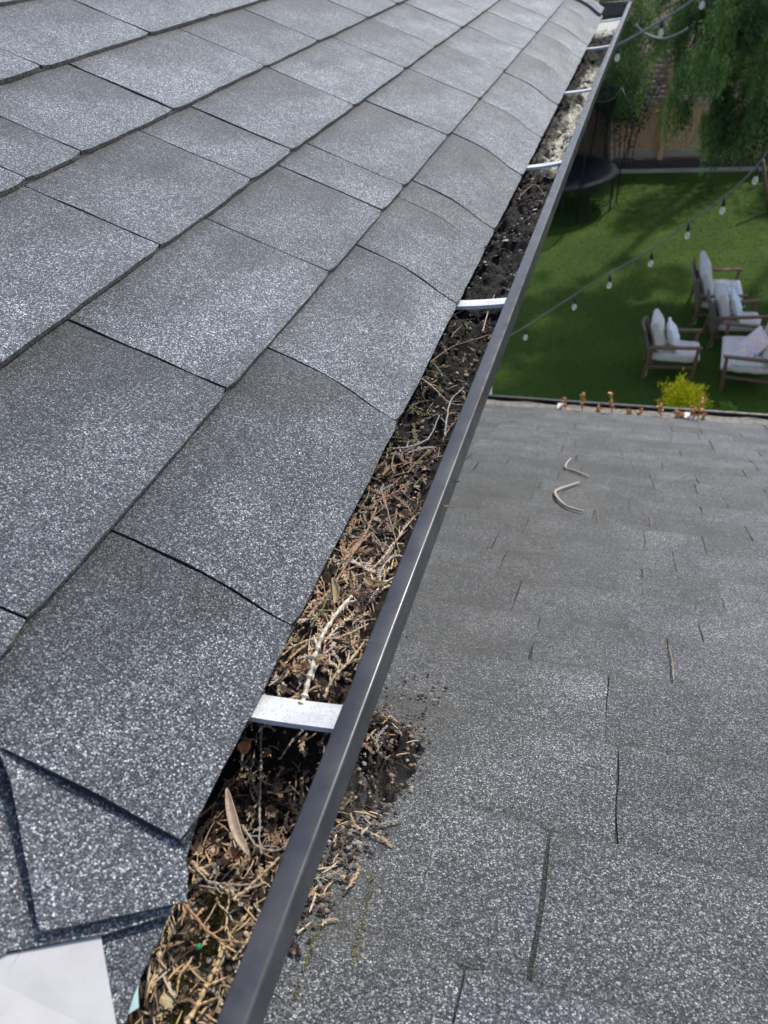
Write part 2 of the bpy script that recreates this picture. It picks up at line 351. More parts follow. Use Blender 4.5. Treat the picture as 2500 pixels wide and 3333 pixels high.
# ------------------------------------------------------------------ foliage tools
def quads(cen, dr, ln, wd, g):
    "thin leaf-sized diamonds"
    cen = np.asarray(cen); dr = np.asarray(dr); dr = dr/np.maximum(np.linalg.norm(dr, axis=1, keepdims=True), 1e-6)
    r = rng.normal(size=dr.shape); s = np.cross(dr, r); s /= np.maximum(np.linalg.norm(s, axis=1, keepdims=True), 1e-6)
    ln = np.asarray(ln)[:, None]; wd = np.asarray(wd)[:, None]
    V = np.stack([cen, cen+dr*ln*.45+s*wd, cen+dr*ln, cen+dr*ln*.45-s*wd], 1).reshape(-1, 3)
    n_ = len(cen); Fc = np.arange(n_*4).reshape(-1, 4)
    g = np.repeat(np.clip(g, 0, 1), 4); return V, Fc, np.c_[g, g, g]
def strands(tips, lens, per=26, leaf=.05, lw=.008, spread=.05, drop=1.0, sway=.25):
    "hanging sprays: leaflets round a drooping thread"
    cs, ds, ls, ws, gs = [], [], [], [], []
    for p, L in zip(tips, lens):
        dx = rng.normal(0, sway, 2); t = np.linspace(0, 1, per)[:, None]; g0 = min(1, max(0, .5+1.5*nz(p[0]*2.1, p[1]*2.1, p[2]*2.1)))*.8+.2*rng.random()
        path = np.array(p)+np.c_[dx[0]*L*t*(1-.5*t), dx[1]*L*t*(1-.5*t), -drop*L*(t*.5+.5*t*t)]
        off = rng.normal(0, spread, (per, 3))*(1-.55*t)
        d = rng.normal(0, .45, (per, 3))+np.array([dx[0]*.3, dx[1]*.3, -1.0*drop])
        cs.append(path+off); ds.append(d); ls.append(rng.uniform(.7, 1.5, per)*leaf); ws.append(rng.uniform(.7, 1.4, per)*lw)
        gs.append(np.clip(g0*.7+rng.normal(.15, .12, per), 0, 1))
    return quads(np.concatenate(cs), np.concatenate(ds), np.concatenate(ls), np.concatenate(ws), np.concatenate(gs))
def limb_path(a, b, sag=.15, n_=9):
    a = Vector(a); b = Vector(b); o = []
    for i in range(n_):
        t = i/(n_-1); p = a.lerp(b, t); p.z += 4*sag*t*(1-t)*(b-a).length*.25
        p += Vector((nz(t*3, a.x, b.z), nz(t*3, a.y+5, b.x), nz(t*3, b.y+9, a.z)))*.12; o.append(p)
    return o
# weeping cypress at the right, limbs reaching left over the lawn
TX, TY = 5.1, 15.4
tr = thing('weeping_cypress', (TX, TY, 0), 'large weeping evergreen tree with drooping green sprays over the right of the lawn', 'tree')
mb = MB(); mb.tube([(TX+.15*math.sin(z_*.7), TY+.1*math.cos(z_), z_) for z_ in np.linspace(0, 11, 14)], list(np.linspace(.26, .05, 14)), 10)
mb.build('trunk', M_BARK, tr, smooth=True)
tipspec = [(2090, -60, 15.2), (2160, -20, 15.8), (2060, 100, 16.2), (2140, 110, 15.4), (2230, 60, 14.4), (2190, 200, 15.2), (2250, 160, 14.0), (2140, 250, 16.0), (2330, 100, 13.6),
           (2280, 290, 14.2), (2345, 210, 13.2), (2240, 320, 15.0), (2200, 365, 14.6), (2420, 60, 13.0), (2400, 300, 13.4), (2450, 190, 12.6), (2350, 390, 14.0), (2470, 360, 13.0), (2460, 470, 13.2),
           (2540, 280, 12.6), (2560, 440, 12.8), (2270, 440, 14.6), (2330, 10, 14.2), (2400, -60, 13.4), (2480, 20, 12.4), (2420, 420, 13.6), (2370, 120, 15), (2460, 110, 15)]
mbL = MB(); tp, tl_ = [], []
for (px_, py_, Y) in tipspec:
    tip = at_y(px_, py_, Y); st = Vector((TX, TY, max(1.8, tip.z+.5+.12*(TX-tip.x))))
    P = limb_path(st, tip, .35)
    mbL.tube(P, list(np.linspace(.045, .008, len(P))), 6)
    for k in range(9):
        t = 1-random.random()**1.4*.8; i = min(int(t*(len(P)-1)), len(P)-2); q = P[i].lerp(P[i+1], t*(len(P)-1)-i)
        q = q+Vector((random.gauss(0, .22), random.gauss(0, .22), random.gauss(0, .07))); mbL.tube([P[i].lerp(P[i+1], t*(len(P)-1)-i), q], [.008, .003], 4)
        LL = random.uniform(.28, .85)
        for kk in range(17): tp.append((q.x+random.gauss(0, .065), q.y+random.gauss(0, .065), q.z+random.gauss(0, .04))); tl_.append(LL*random.uniform(.6, 1.1))
mbL.build('limb', M_BARK, tr, smooth=True)
V, Fc, C = strands(tp, tl_, 34, .066, .0115, .034)
mesh('crown', V, Fc, M_CYP, tr, C**1.35)
# upper crown out of the picture
tp, tl_ = [], []
for k in range(900):
    z_ = random.uniform(6.5, 11.5); r_ = (12.5-z_)*.42*math.sqrt(random.random()); a_ = random.uniform(0, 6.28)
    tp.append((TX+r_*math.cos(a_), TY+r_*math.sin(a_), z_)); tl_.append(random.uniform(.4, .9))
V, Fc, C = strands(tp, tl_, 16, .10, .02, .1)
mesh('crown_top', V, Fc, M_CYP, tr, C)

def conifer(x, y, z0, z1, rad, label, nn=2600, mat=M_CON, drop=.5, leaf=.16, lw=.03, trunk_r=.2):
    t_ = thing('conifer_tree', (x, y, 0), label, 'tree', 'tall conifers standing beyond the fence')
    mb = MB(); mb.tube([(x+.1*math.sin(z_), y, z_) for z_ in np.linspace(0, z1, 12)], list(np.linspace(trunk_r, .03, 12)), 8); mb.build('trunk', M_BARK, t_, smooth=True)
    tp, tl_ = [], []
    for k in range(nn//14):
        u = random.random(); z_ = z0+(z1-z0)*u; rr = rad*(1-u*.8)*(.35+.65*math.sqrt(random.random())); a_ = random.uniform(0, 6.28)
        if nz(a_*1.3, z_*.7, x) < -.28: continue
        tp.append((x+rr*math.cos(a_), y+rr*math.sin(a_), z_)); tl_.append(random.uniform(.35, .9))
    V, Fc, C = strands(tp, tl_, 14, leaf, lw, .12, drop, .7)
    mesh('crown', V, Fc, mat, t_, C); return t_
conifer(-2.2, 24.6, .6, 9.6, 1.9, 'dark dense conifer beyond the fence, seen past the far end of the upper gutter', 13000, leaf=.14, lw=.024)
conifer(.6, 25.0, .4, 9.8, 2.0, 'dark conifer beyond the slat fence, left of the fence post', 13000, leaf=.14, lw=.024)
conifer(3.3, 24.8, .4, 10.0, 2.0, 'dark conifer beyond the fence, hidden behind the weeping evergreen', 11000, leaf=.15, lw=.026)
conifer(6.0, 25.4, .4, 9.6, 2.0, 'dark conifer beyond the fence at the far right', 6000)
for x in (8.4, 11): conifer(x, 25.6, 1, 9.8, 2.0, 'dark conifer added beyond the fence out of the picture at the right to shade the lawn', 6000, leaf=.25, lw=.05)  # unseen extra trees, added to widen the shade on the lawn
for x in (-1.6, 1.4, 4.4, 7.4, 10.4, 13.4):  # added pines, unseen crowns set high to shade the near lawn
    conifer(x, 26.2, 17.4, 23.5, 2.8, 'tall bare trunked pine beyond the fence added to shade the lawn, its crown high above the picture', 7000, leaf=.34, lw=.09, trunk_r=.16)
# yellow green spray behind far end of the gutter
bx = at_y(2010, 40, 19.5)
t_ = thing('cypress_shrub', (bx.x, 20.6, 0), 'yellow green feathery conifer just right of the far gutter corner', 'tree')
mb = MB(); mb.tube([(bx.x, 20.6, z_) for z_ in np.linspace(0, bx.z+.4, 8)], list(np.linspace(.09, .02, 8)), 7); mb.build('trunk', M_BARK, t_, smooth=True)
tp, tl_ = [], []
for k in range(560):
    z_ = random.uniform(1.7, bx.z+.6); rr = .75*math.sqrt(random.random())*(1.15-.25*abs(z_-bx.z)/2); a_ = random.uniform(0, 6.28)
    tp.append((bx.x+.1+rr*math.cos(a_), 20.6+rr*math.sin(a_), z_)); tl_.append(random.uniform(.2, .5))
V, Fc, C = strands(tp, tl_, 20, .07, .012, .05, .9, .6); C = C*.6+.05
mesh('crown', V, Fc, M_CYP, t_, C)
# laurel in front of the fence
lb = at_y(2040, 350, 21.6)
t_ = thing('laurel_bush', (lb.x, 21.7, 0), 'dark glossy laurel bush against the fence beside the trampoline net', 'bush')
mb = MB()
for k in range(6): mb.tube([(lb.x+.1*k-.25, 21.7, 0), (lb.x+.15*k-.4, 21.7+.03*k, .9), (lb.x+.3*k-.8, 21.65, 2.0)], [.02, .015, .008], 5)
mb.build('stem', M_BARK, t_)
nn = 5200; cz = lb.z+.25
cen = np.c_[rng.normal(lb.x-.12, .30, nn), rng.normal(21.65, .22, nn), rng.normal(cz, .40, nn)]
keep = np.array([nz(c[0]*3, c[1]*3, c[2]*3) > -.12 for c in cen]) & (cen[:, 1] < 22.2); cen = cen[keep]; nn = len(cen)
V, Fc, C = quads(cen, rng.normal(0, 1, (nn, 3))+np.array([0, -.4, -.3]), rng.uniform(.07, .13, nn), rng.uniform(.015, .028, nn), rng.random(nn))
mesh('crown', V, Fc, M_LAUREL, t_, C)
# golden shrub by the lower gutter
def clump(name, px_, py_, z_, y_add, rad, hgt, mat, label, cat, nn, leaf, lw):
    p = at_z(px_, py_, z_); t_ = thing(name, (p.x, p.y, 0), label, cat)
    mb = MB()
    for k in range(7):
        a_ = k*.9; mb.tube([(p.x, p.y, 0), (p.x+rad*.4*math.cos(a_), p.y+rad*.4*math.sin(a_), hgt*.5), (p.x+rad*.8*math.cos(a_), p.y+rad*.8*math.sin(a_), hgt*.85)], [.012, .008, .004], 5)
    mb.build('stem', M_BARK, t_)
    d = rng.normal(size=(nn, 3)); d /= np.linalg.norm(d, axis=1, keepdims=True)
    lump = np.array([1+.8*nz(v[0]*2.3, v[1]*2.3, v[2]*2.3+px_)+.35*nz(v[0]*7, v[1]*7, v[2]*7) for v in d])
    r = rng.random(nn)**.45*lump
    cen = np.c_[p.x+d[:, 0]*r*rad, p.y+d[:, 1]*r*rad, hgt*.52+d[:, 2]*r*hgt*.48]
    V, Fc, C = quads(cen, d+np.array([0, 0, .7])+rng.normal(0, .4, (nn, 3)), rng.uniform(.7, 1.5, nn)*leaf, rng.uniform(.7, 1.4, nn)*lw, rng.random(nn))
    mesh('crown', V, Fc, mat, t_, C)
clump('golden_shrub', 2225, 1300, .3, 0, .28, .54, M_YEL, 'bright yellow golden shrub just beyond the lower gutter', 'shrub', 3800, .045, .008)
clump('leafy_plant', 2362, 1352, .05, 0, .12, .22, M_GRN, 'small light green leafy plant right of the yellow shrub', 'plant', 500, .04, .01)
clump('leafy_plant', 2290, 1350, .05, 0, .10, .20, M_GRN, 'small light green leafy plant half hidden beside the foot of the yellow shrub', 'plant', 400, .04, .01)

# ------------------------------------------------------------------ trampoline
TC = Vector((-2.03, 18.57, 0)); TR = 1.5; TZ = .8
tr = thing('trampoline', TC, 'round black trampoline with dark flared safety net beside the fence', 'trampoline')
def disc(r0, r1, z0, z1, n_=64):
    V = [(TC.x+r*math.cos(2*math.pi*i/n_), TC.y+r*math.sin(2*math.pi*i/n_), z) for r, z in ((r0, z0), (r1, z1)) for i in range(n_)]
    return V, [(i, (i+1) % n_, n_+(i+1) % n_, n_+i) for i in range(n_)]
mb = MB(); n_ = 64
V = [(TC.x, TC.y, TZ-.03)]+[(TC.x+1.32*math.cos(2*math.pi*i/n_), TC.y+1.32*math.sin(2*math.pi*i/n_), TZ-.01) for i in range(n_)]
mb.add(V, [(0, i+1, (i+1) % n_+1) for i in range(n_)]); mb.build('jumping_mat', M_MAT, tr)
mb = MB()
prof = [(1.30, TZ-.005), (1.31, TZ+.02), (1.46, TZ+.025), (1.53, TZ), (1.54, TZ-.05)]
for a_, b_ in zip(prof, prof[1:]): mb.add(*disc(a_[0], b_[0], a_[1], b_[1]))
mb.build('edge_pad', M_PAD, tr, smooth=True)
mb = MB(); mb.tube([(TC.x+1.5*math.cos(2*math.pi*i/n_), TC.y+1.5*math.sin(2*math.pi*i/n_), TZ-.04) for i in range(n_+1)], .022, 8); mb.build('frame_ring', simple('grey_steel', (.25, .26, .28), (.33, .34, .36), 9, .4), tr, smooth=True)
ztop = at_y(2020, 287, 18.57).z; xneck = at_y(1978, 430, 18.57); rtop = at_y(2020, 287, 18.57).x-TC.x
zn = xneck.z; rn = xneck.x-TC.x
V = []; Fc = []; n2 = 26
for j in range(n2+1):
    t = j/n2; z = TZ+t*(ztop-TZ); u = (z-TZ)/(zn-TZ)
    r0 = lerp([0, .25, .6, 1, 1.4, (ztop-TZ)/(zn-TZ)], [1.42, (1.42+rn)/2, rn+.03, rn, (rn+rtop)/2-.03, rtop], u)
    for i in range(n_):
        a_ = 2*math.pi*i/n_; pinch = .05*math.sin(math.pi*t)*(math.cos(a_*6)-1)*.6
        V.append((TC.x+(r0+pinch)*math.cos(a_), TC.y+(r0+pinch)*math.sin(a_), z-.10*t*(.5-.5*math.cos(a_*6))))
Fc = [(j*n_+i, j*n_+(i+1) % n_, (j+1)*n_+(i+1) % n_, (j+1)*n_+i) for j in range(n2) for i in range(n_)]
mesh('safety_net', V, Fc, M_NET, tr, smooth=True)
mb = MB(); mb.tube([V[n2*n_+i % n_] for i in range(n_+1)], .012, 6); mb.build('net_ring', M_PAD, tr, smooth=True)
for k in range(6):
    a_ = k*math.pi/3+.0; c_, s_ = math.cos(a_), math.sin(a_)
    mb = MB(); mb.tube([(TC.x+r*c_, TC.y+r*s_, z) for r, z in ((1.58, .05), (1.60, .8), (1.72, 1.3), (1.76, zn), (1.68, (zn+ztop)/2), (rtop+.02, ztop))], .017, 8); mb.build('pole', M_BLACK, tr, smooth=True)
    mb = MB(); d_ = .22
    P = [(TC.x+1.5*math.cos(a_-d_), TC.y+1.5*math.sin(a_-d_), TZ-.04), (TC.x+1.5*math.cos(a_-d_), TC.y+1.5*math.sin(a_-d_), .04), (TC.x+1.5*math.cos(a_+d_), TC.y+1.5*math.sin(a_+d_), .04), (TC.x+1.5*math.cos(a_+d_), TC.y+1.5*math.sin(a_+d_), TZ-.04)]
    mb.tube(P, .02, 8); mb.build('leg', M_BLACK, tr)

# ------------------------------------------------------------------ garden chairs
def cushion(mb, sx, sy, sz, M, bulge=.35, n_=12, wr=.006):
    bm = bmesh.new(); bmesh.ops.create_cube(bm, size=2); bmesh.ops.subdivide_edges(bm, edges=bm.edges[:], cuts=n_, use_grid_fill=True)
    for v in bm.verts:
        x, y, z = v.co
        ex = 1-abs(x)**4; ey = 1-abs(y)**4
        zz = z*(1-bulge+bulge*ex*ey); q = (1-.06*abs(y*z)**2-.05*abs(z)**3)
        p = Vector((x*sx*q, y*sy*(1-.05*abs(x*z)**2-.05*abs(z)**3), zz*sz))
        p += Vector((0, 0, 1))*nz(x*2.1+sx*9, y*2.1, z+M.translation.x*3)*wr*3; v.co = p
    bm.transform(M); mb.bm(bm)
def chair(x, y, yaw, w_, label, cushions=1):
    t_ = thing('garden_armchair', (x, y, 0), label, 'armchair', 'cushioned teak garden seats on the lawn', yaw)
    hw = w_/2
    for s_ in (-1, 1):
        mb = MB(); mb.bar((-.37, s_*hw, 0), (-.29, s_*hw, .54), .045, .05, bev=.006); mb.build('leg', M_TEAK, t_, world=False)
        mb = MB(); mb.bar((.33, s_*hw, 0), (.35, s_*hw, .54), .045, .05, bev=.006); mb.build('leg', M_TEAK, t_, world=False)
        mb = MB(); mb.bar((-.34, s_*hw, .545), (.40, s_*hw, .575), .032, .07, up=Vector((0, 1, 0)), bev=.006); mb.build('arm', M_TEAK, t_, world=False)
        mb = MB(); mb.bar((-.335, s_*hw, .22), (.335, s_*hw, .25), .03, .05, up=Vector((0, 1, 0)), bev=.004); mb.build('side_rail', M_TEAK, t_, world=False)
    for xx_, zz_ in ((.34, .26), (-.32, .24)):
        mb = MB(); mb.bar((xx_, -hw+.03, zz_), (xx_, hw-.03, zz_), .05, .03, bev=.004); mb.build('cross_rail', M_TEAK, t_, world=False)
    # curved woven back
    V = []; Fc = []; na, nh = 18, 10
    for j in range(nh+1):
        for i in range(na+1):
            u = i/na*2-1; z = .28+.54*j/nh
            xx = -.30-.16*(j/nh)+.05*u*u; wv = .010*math.sin(i*math.pi)+.006*math.sin(j*3.1)
            V.append((xx+wv, u*(hw-.03), z-.03*abs(u)**3))
    m_ = len(V); V += [(v[0]-.03, v[1], v[2]) for v in V]
    q = lambda i, j: j*(na+1)+i
    for j in range(nh):
        for i in range(na):
            Fc.append((q(i, j), q(i+1, j), q(i+1, j+1), q(i, j+1))); Fc.append((m_+q(i, j), m_+q(i, j+1), m_+q(i+1, j+1), m_+q(i+1, j)))
    for i in range(na): Fc.append((q(i, nh), q(i+1, nh), m_+q(i+1, nh), m_+q(i, nh))); Fc.append((q(i, 0), m_+q(i, 0), m_+q(i+1, 0), q(i+1, 0)))
    for j in range(nh): Fc.append((q(0, j), q(0, j+1), m_+q(0, j+1), m_+q(0, j))); Fc.append((q(na, j), m_+q(na, j), m_+q(na, j+1), q(na, j+1)))
    mesh('woven_back', V, Fc, M_WICK, t_, smooth=False, world=False)
    mb = MB(); cushion(mb, .36, hw-.035, .075, Matrix.Translation((.04, 0, .36)), .25); mb.build('seat_cushion', M_CUSH, t_, smooth=True, world=False)
    for k in range(cushions):
        cw = (hw-.04)/cushions; cy = -hw+.04+cw*(2*k+1)
        mb = MB(); cushion(mb, .27, cw-.005, .095, Matrix.Translation((-.235, cy, .66)) @ Matrix.Rotation(R_(-104), 4, 'Y'), .5); mb.build('back_cushion', M_CUSH, t_, smooth=True, world=False)
    for s_ in (-1, 1):
        mb = MB(); mb.tube([(-.30, s_*(hw-.06), .42), (-.33, s_*(hw-.02), .30), (-.32, s_*(hw+.01), .17), (-.335, s_*(hw+.02), .06)], [.006]*4, 5); mb.build('cushion_tie', M_CUSH, t_, world=False)
    return t_
c1 = chair(.80, 10.73, R_(-1), .59, 'single teak armchair at the left, apart from the others, white pillow on grey cushions')
c2 = chair(1.74, 11.82, R_(6), .58, 'teak armchair in the middle of the right hand row with one white pillow upright')
c3 = chair(1.53, 12.86, R_(1), 1.10, 'wide teak seat farthest from the house with a rumpled white throw on it')
c4 = chair(1.91, 10.72, R_(176), 1.06, 'wide teak seat at the right edge facing left, with a pastel patterned pillow', 1)
def pillow(ch, lx, ly, lz, sz, ry, rz, mat, label, name='throw_pillow', flat=.06):
    M = Matrix.Rotation(ch.rotation_euler.z, 4, 'Z'); p = ch.location+(M @ Vector((lx, ly, lz)))
    o = thing_mesh = MB(); cushion(o, sz, sz, flat, Matrix.Rotation(R_(rz), 4, 'Z') @ Matrix.Rotation(R_(ry), 4, 'Y'), .75, wr=.008)
    ob = o.build(name, mat, None, smooth=True); ob.location = p; ob.rotation_euler.z = ch.rotation_euler.z
    return tag(ob, label, 'pillow')
pillow(c1, -.02, -.02, .62, .21, -110, 4, M_WHITE, 'square white pillow leaning in the single armchair at the left', flat=.075)
pillow(c2, -.02, 0, .62, .21, -112, -6, M_WHITE, 'square white pillow leaning in the middle armchair of the row', flat=.07)
# pastel pillow
mt, n, l, b = newmat('pastel_print'); tc = n.new('ShaderNodeTexCoord'); t = n.new('ShaderNodeTexNoise'); t.inputs['Scale'].default_value = 11; t.inputs['Detail'].default_value = 2; t.inputs['Distortion'].default_value = 1.5
l.new(tc.outputs['Object'], t.inputs[0]); r = ramp(n, [(.25, (.85, .85, .85)), (.36, (.90, .72, .30)), (.44, (.88, .86, .82)), (.52, (.90, .42, .36)), (.60, (.86, .84, .84)), (.68, (.58, .38, .85)), (.76, (.88, .88, .86))])
l.new(t.outputs[0], r.inputs[0]); l.new(r.outputs[0], b.inputs['Base Color']); b.inputs['Roughness'].default_value = .85
pillow(c4, .04, .10, .53, .27, -132, 14, mt, 'pastel orange and lilac patterned pillow on the seat at the right edge', flat=.09)
# rumpled throw
def throw(ch, lx, ly, lz, sx, sy, label):
    V = []; Fc = []; n_ = 36
    for j in range(n_+1):
        for i in range(n_+1):
            u, v = i/n_*2-1, j/n_*2-1
            r = max(abs(u), abs(v)); e = 1-sstep(.75, 1, r)
            V.append((u*sx*(1+.12*nz(v*2, 3)), v*sy*(1+.15*nz(u*2, 7)), (.05+.10*abs(nz(u*3, v*3, 1))+.05*nz(u*8, v*8, 5))*e-.01))
    Fc = [(j*(n_+1)+i, j*(n_+1)+i+1, (j+1)*(n_+1)+i+1, (j+1)*(n_+1)+i) for j in range(n_) for i in range(n_)]
    M = Matrix.Rotation(ch.rotation_euler.z, 4, 'Z')
    ob = mesh('white_throw', V, Fc, M_WHITE, smooth=True); ob.location = ch.location+(M @ Vector((lx, ly, lz))); tag(ob, label, 'blanket')
throw(c3, .12, -.12, .44, .24, .26, 'rumpled white throw lying on the farthest wide seat')
throw(c4, .05, .30, .44, .20, .18, 'rumpled white cloth under the near armrest of the right edge seat')
mb = MB(); mb.box((-.05, -.035, 0), (.05, .035, .02), bev=.006); o = mb.build('blue_phone_case', simple('blue_plastic', (.02, .16, .35), None, 5, .4)); o.location = (1.02, 10.66, .445)
tag(o, 'small blue flat item on the seat cushion of the single armchair', 'small item')

# ------------------------------------------------------------------ string lights
def string_light(pts, bulbs, r, label):
    """pts: image points with distance y; bulbs: socket tops under the cable"""
    P = [at_y(*p) for p in pts]; t_ = thing('string_light', P[0], label, 'string light', 'festoon string lights over the lawn')
    # smooth path
    Q = []
    for i in range(len(P)-1):
        p0 = P[max(i-1, 0)]; p1 = P[i]; p2 = P[i+1]; p3 = P[min(i+2, len(P)-1)]
        for k in range(8):
            u = k/8; Q.append(.5*((2*p1)+(p2-p0)*u+(2*p0-5*p1+4*p2-p3)*u*u+(3*p1-p0-3*p2+p3)*u**3))
    Q.append(P[-1]); mb = MB(); mb.tube(Q, r, 8); mb.build('cable', M_CABLE, t_, smooth=True)
    for (bx_, by_) in bulbs:
        # hang point: cable point closest in x
        tgt = at_y(bx_, by_, 4.9 if r < .006 else pts[0][2])
        q = min(Q, key=lambda a_: abs(a_.x-tgt.x)+.2*abs(a_.y-tgt.y)); q = Vector((tgt.x, q.y, q.z-.018 if q.y < 8 else q.z)); lk = MB(); lk.tube([q+Vector((0, 0, .02)), q+Vector((0, 0, -.006))], .0025, 5); lk.build('hook', M_CABLE, t_)
        sc_ = .84 if q.y < 8 else q.y/5.2*.75
        prof = lambda pr: [(q.x+rr*sc_*math.cos(a), q.y+rr*sc_*math.sin(a), q.z+z*sc_) for rr, z in pr for a in [2*math.pi*k/12 for k in range(12)]]
        def lathe(pr, nm, mt_, par):
            V = prof(pr); Fc = [(j*12+i, j*12+(i+1) % 12, (j+1)*12+(i+1) % 12, (j+1)*12+i) for j in range(len(pr)-1) for i in range(12)]
            return mesh(nm, V, Fc, mt_, par, smooth=True)
        bl = lathe([(.0, -.115), (.010, -.113), (.019, -.103), (.0215, -.09), (.019, -.078), (.013, -.066), (.010, -.055)], 'bulb', M_GLASS, t_)
        lathe([(.0115, -.058), (.0135, -.054), (.0135, -.022), (.009, -.016), (.005, -.004), (.0, .004)], 'socket', M_BLACK, t_)
        mb = MB(); mb.tube([Vector((q.x, q.y, q.z-.058*sc_)), Vector((q.x+.004, q.y, q.z-.085*sc_)), Vector((q.x-.003, q.y, q.z-.1*sc_))], .0022*sc_, 5); mb.build('filament', simple('filament_brass', (.75, .7, .6), None, 5, .4), bl)
Y1 = 4.9
string_light([(1560, 1130, Y1), (1668, 1088, Y1), (1800, 1005, Y1), (1950, 910, Y1), (2120, 812, Y1), (2250, 718, Y1), (2380, 622, Y1), (2480, 520, Y1), (2540, 420, Y1)],
             [(1711, 1080), (1869, 1000), (1984, 920), (2122, 830), (2241, 740), (2360, 640), (2464, 560)], .0048, 'near string of clear bulbs crossing the lawn diagonally')
string_light([(1800, 275, 9.2), (1995, 157, 9.2), (2120, 88, 9.2), (2232, 17, 9.2), (2350, -70, 9.2)], [(2011, 170), (2155, 80), (2290, -20)], .012, 'far string of clear bulbs running up into the weeping evergreen')
string_light([(2068, 80, 9.6), (2100, 110, 9.6), (2150, 126, 9.6), (2195, 116, 9.6), (2240, 92, 9.6)], [], .0125, 'short slack loop of grey light cable hanging among the foliage')

# ------------------------------------------------------------------ upper roof
CT, ST = math.cos(TH), math.sin(TH); XE = -.5121
def sagf(s): return lerp([-.05, .03, .09, .15, .21, .28, .38, .5], [-.058, -.056, -.047, -.026, -.010, -.003, 0, 0], s)
def up(s, y, h=0.0, sg=True):        # s,y in working units, h in metres above the plane
    hu = h/K; z = -1+s*ST+hu*CT+(sagf(s) if sg else 0)
    return U(XE-s*CT+hu*ST, y, z)
SLOTS = {0: [.355, .79, 1.52, 2.25, 2.75, 2.96, 3.69, 4.38, 5.15, 5.85, 6.69, 7.3, 8.2],
         1: [.55, 1.285, 1.99, 2.55, 2.84, 3.59, 4.34, 5.13, 5.85, 6.58, 7.3, 8.0, 8.6],
         2: [.30, 1.0, 1.724, 2.332, 2.69, 3.42, 4.265, 4.936, 5.67, 6.4, 7.1, 7.8, 8.5],
         3: [.6, 1.2, 1.742, 2.006, 2.57, 3.384, 4.047, 4.87, 5.5, 6.2, 6.9, 7.6, 8.3],
         4: [.4, 1.1, 1.7, 2.425, 3.147, 3.70, 4.5, 5.2, 5.9, 6.6, 7.3, 8.1],
         5: [.5, 1.3, 2.0, 2.75, 3.4, 4.1, 4.9, 5.6, 6.3, 7.1, 7.9], 6: [.2, 1, 1.7, 2.4, 3.1, 3.9, 4.6, 5.3, 6.1, 6.8, 7.5, 8.3], 7: [.6, 1.4, 2.1, 2.9, 3.6, 4.3, 5, 5.8, 6.5, 7.2, 8]}
TAIL = [.027, .398, .822, 1.25, 1.678, 2.10, 2.52, 2.94, 3.36]
YEND = 9.02
def tab(mb, fpos, s0, s1, y0, y1, hoff, shade, seed, edge_h=.0052, r0=True, r1=True, dark=.45, slope=.0065, ds=.03, dy=.04, tailw=.003, stain=None):
    """one shingle tab: fpos(s,y,h)->world; tail at s0; slots at y0,y1"""
    L = s1-s0; ns = max(6, int(L/ds)); ny = max(5, int((y1-y0)/dy)); g = []
    ss = [s0+L*(i/ns)**1.15 for i in range(ns+1)]
    V = []; C = []
    for i, s in enumerate(ss):
        for j in range(ny+1):
            v = j/ny; y = y0+(y1-y0)*v
            s_ = s; hh = -slope*(s-s0)/L+hoff
            if i == 0:
                s_ += tailw*nz(y*9, seed)*1.3+.0015*nz(y*40, seed)
                dc = min(v*(y1-y0), (1-v)*(y1-y0)); s_ += .008*max(0, 1-dc/.02)**2       # rounded corners
            y_ = y+(.004*nz(s*11, seed*3.1+round(v)) if j in (0, ny) else 0)
            if i <= 1: hh += .0012*nz(y*3.1, seed, 4)
            hh += .0009*nz(s*6, y*6, seed)+.0012*nz(s*1.7, y*1.7, 2)
            V.append(fpos(s_, y_, hh))
            # granule blend: darker band toward the upper far corner of a tab
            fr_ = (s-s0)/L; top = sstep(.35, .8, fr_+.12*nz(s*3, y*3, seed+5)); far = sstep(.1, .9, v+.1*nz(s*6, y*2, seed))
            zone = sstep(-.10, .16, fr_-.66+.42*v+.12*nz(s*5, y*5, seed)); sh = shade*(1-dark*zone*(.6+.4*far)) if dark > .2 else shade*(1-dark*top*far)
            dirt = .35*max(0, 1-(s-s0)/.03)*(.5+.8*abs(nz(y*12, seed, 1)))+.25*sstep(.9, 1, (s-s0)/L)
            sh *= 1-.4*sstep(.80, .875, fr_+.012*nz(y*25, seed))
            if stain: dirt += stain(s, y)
            C.append((sh, 0, min(.8, max(0, dirt))))
    q = lambda i, j: i*(ny+1)+j
    Fc = [(q(i, j), q(i, j+1), q(i+1, j+1), q(i+1, j)) for i in range(ns) for j in range(ny)]
    # skirts
    ring = [(0, j) for j in range(ny+1)]; left = [(i, 0) for i in range(ns+1)]; right = [(i, ny) for i in range(ns+1)]
    for chain, flip in ((ring, True), (left, False), (right, True)):
        base = len(V)
        ec = (.8, 1, 0) if chain is ring else (.22, 0, 0)
        for (i, j) in chain:
            a = V[q(i, j)]; V.append(a); C.append(ec)
        for (i, j) in chain:
            s = ss[i]; y = y0+(y1-y0)*j/ny
            dn = fpos(s, y, -edge_h)-fpos(s, y, 0); V.append(V[q(i, j)]+dn); C.append(ec)
        m_ = len(chain)
        for k in range(m_-1):
            f = (base+k, base+k+1, base+m_+k+1, base+m_+k); Fc.append(f if not flip else f[::-1])
    mb.add(V, Fc, C)
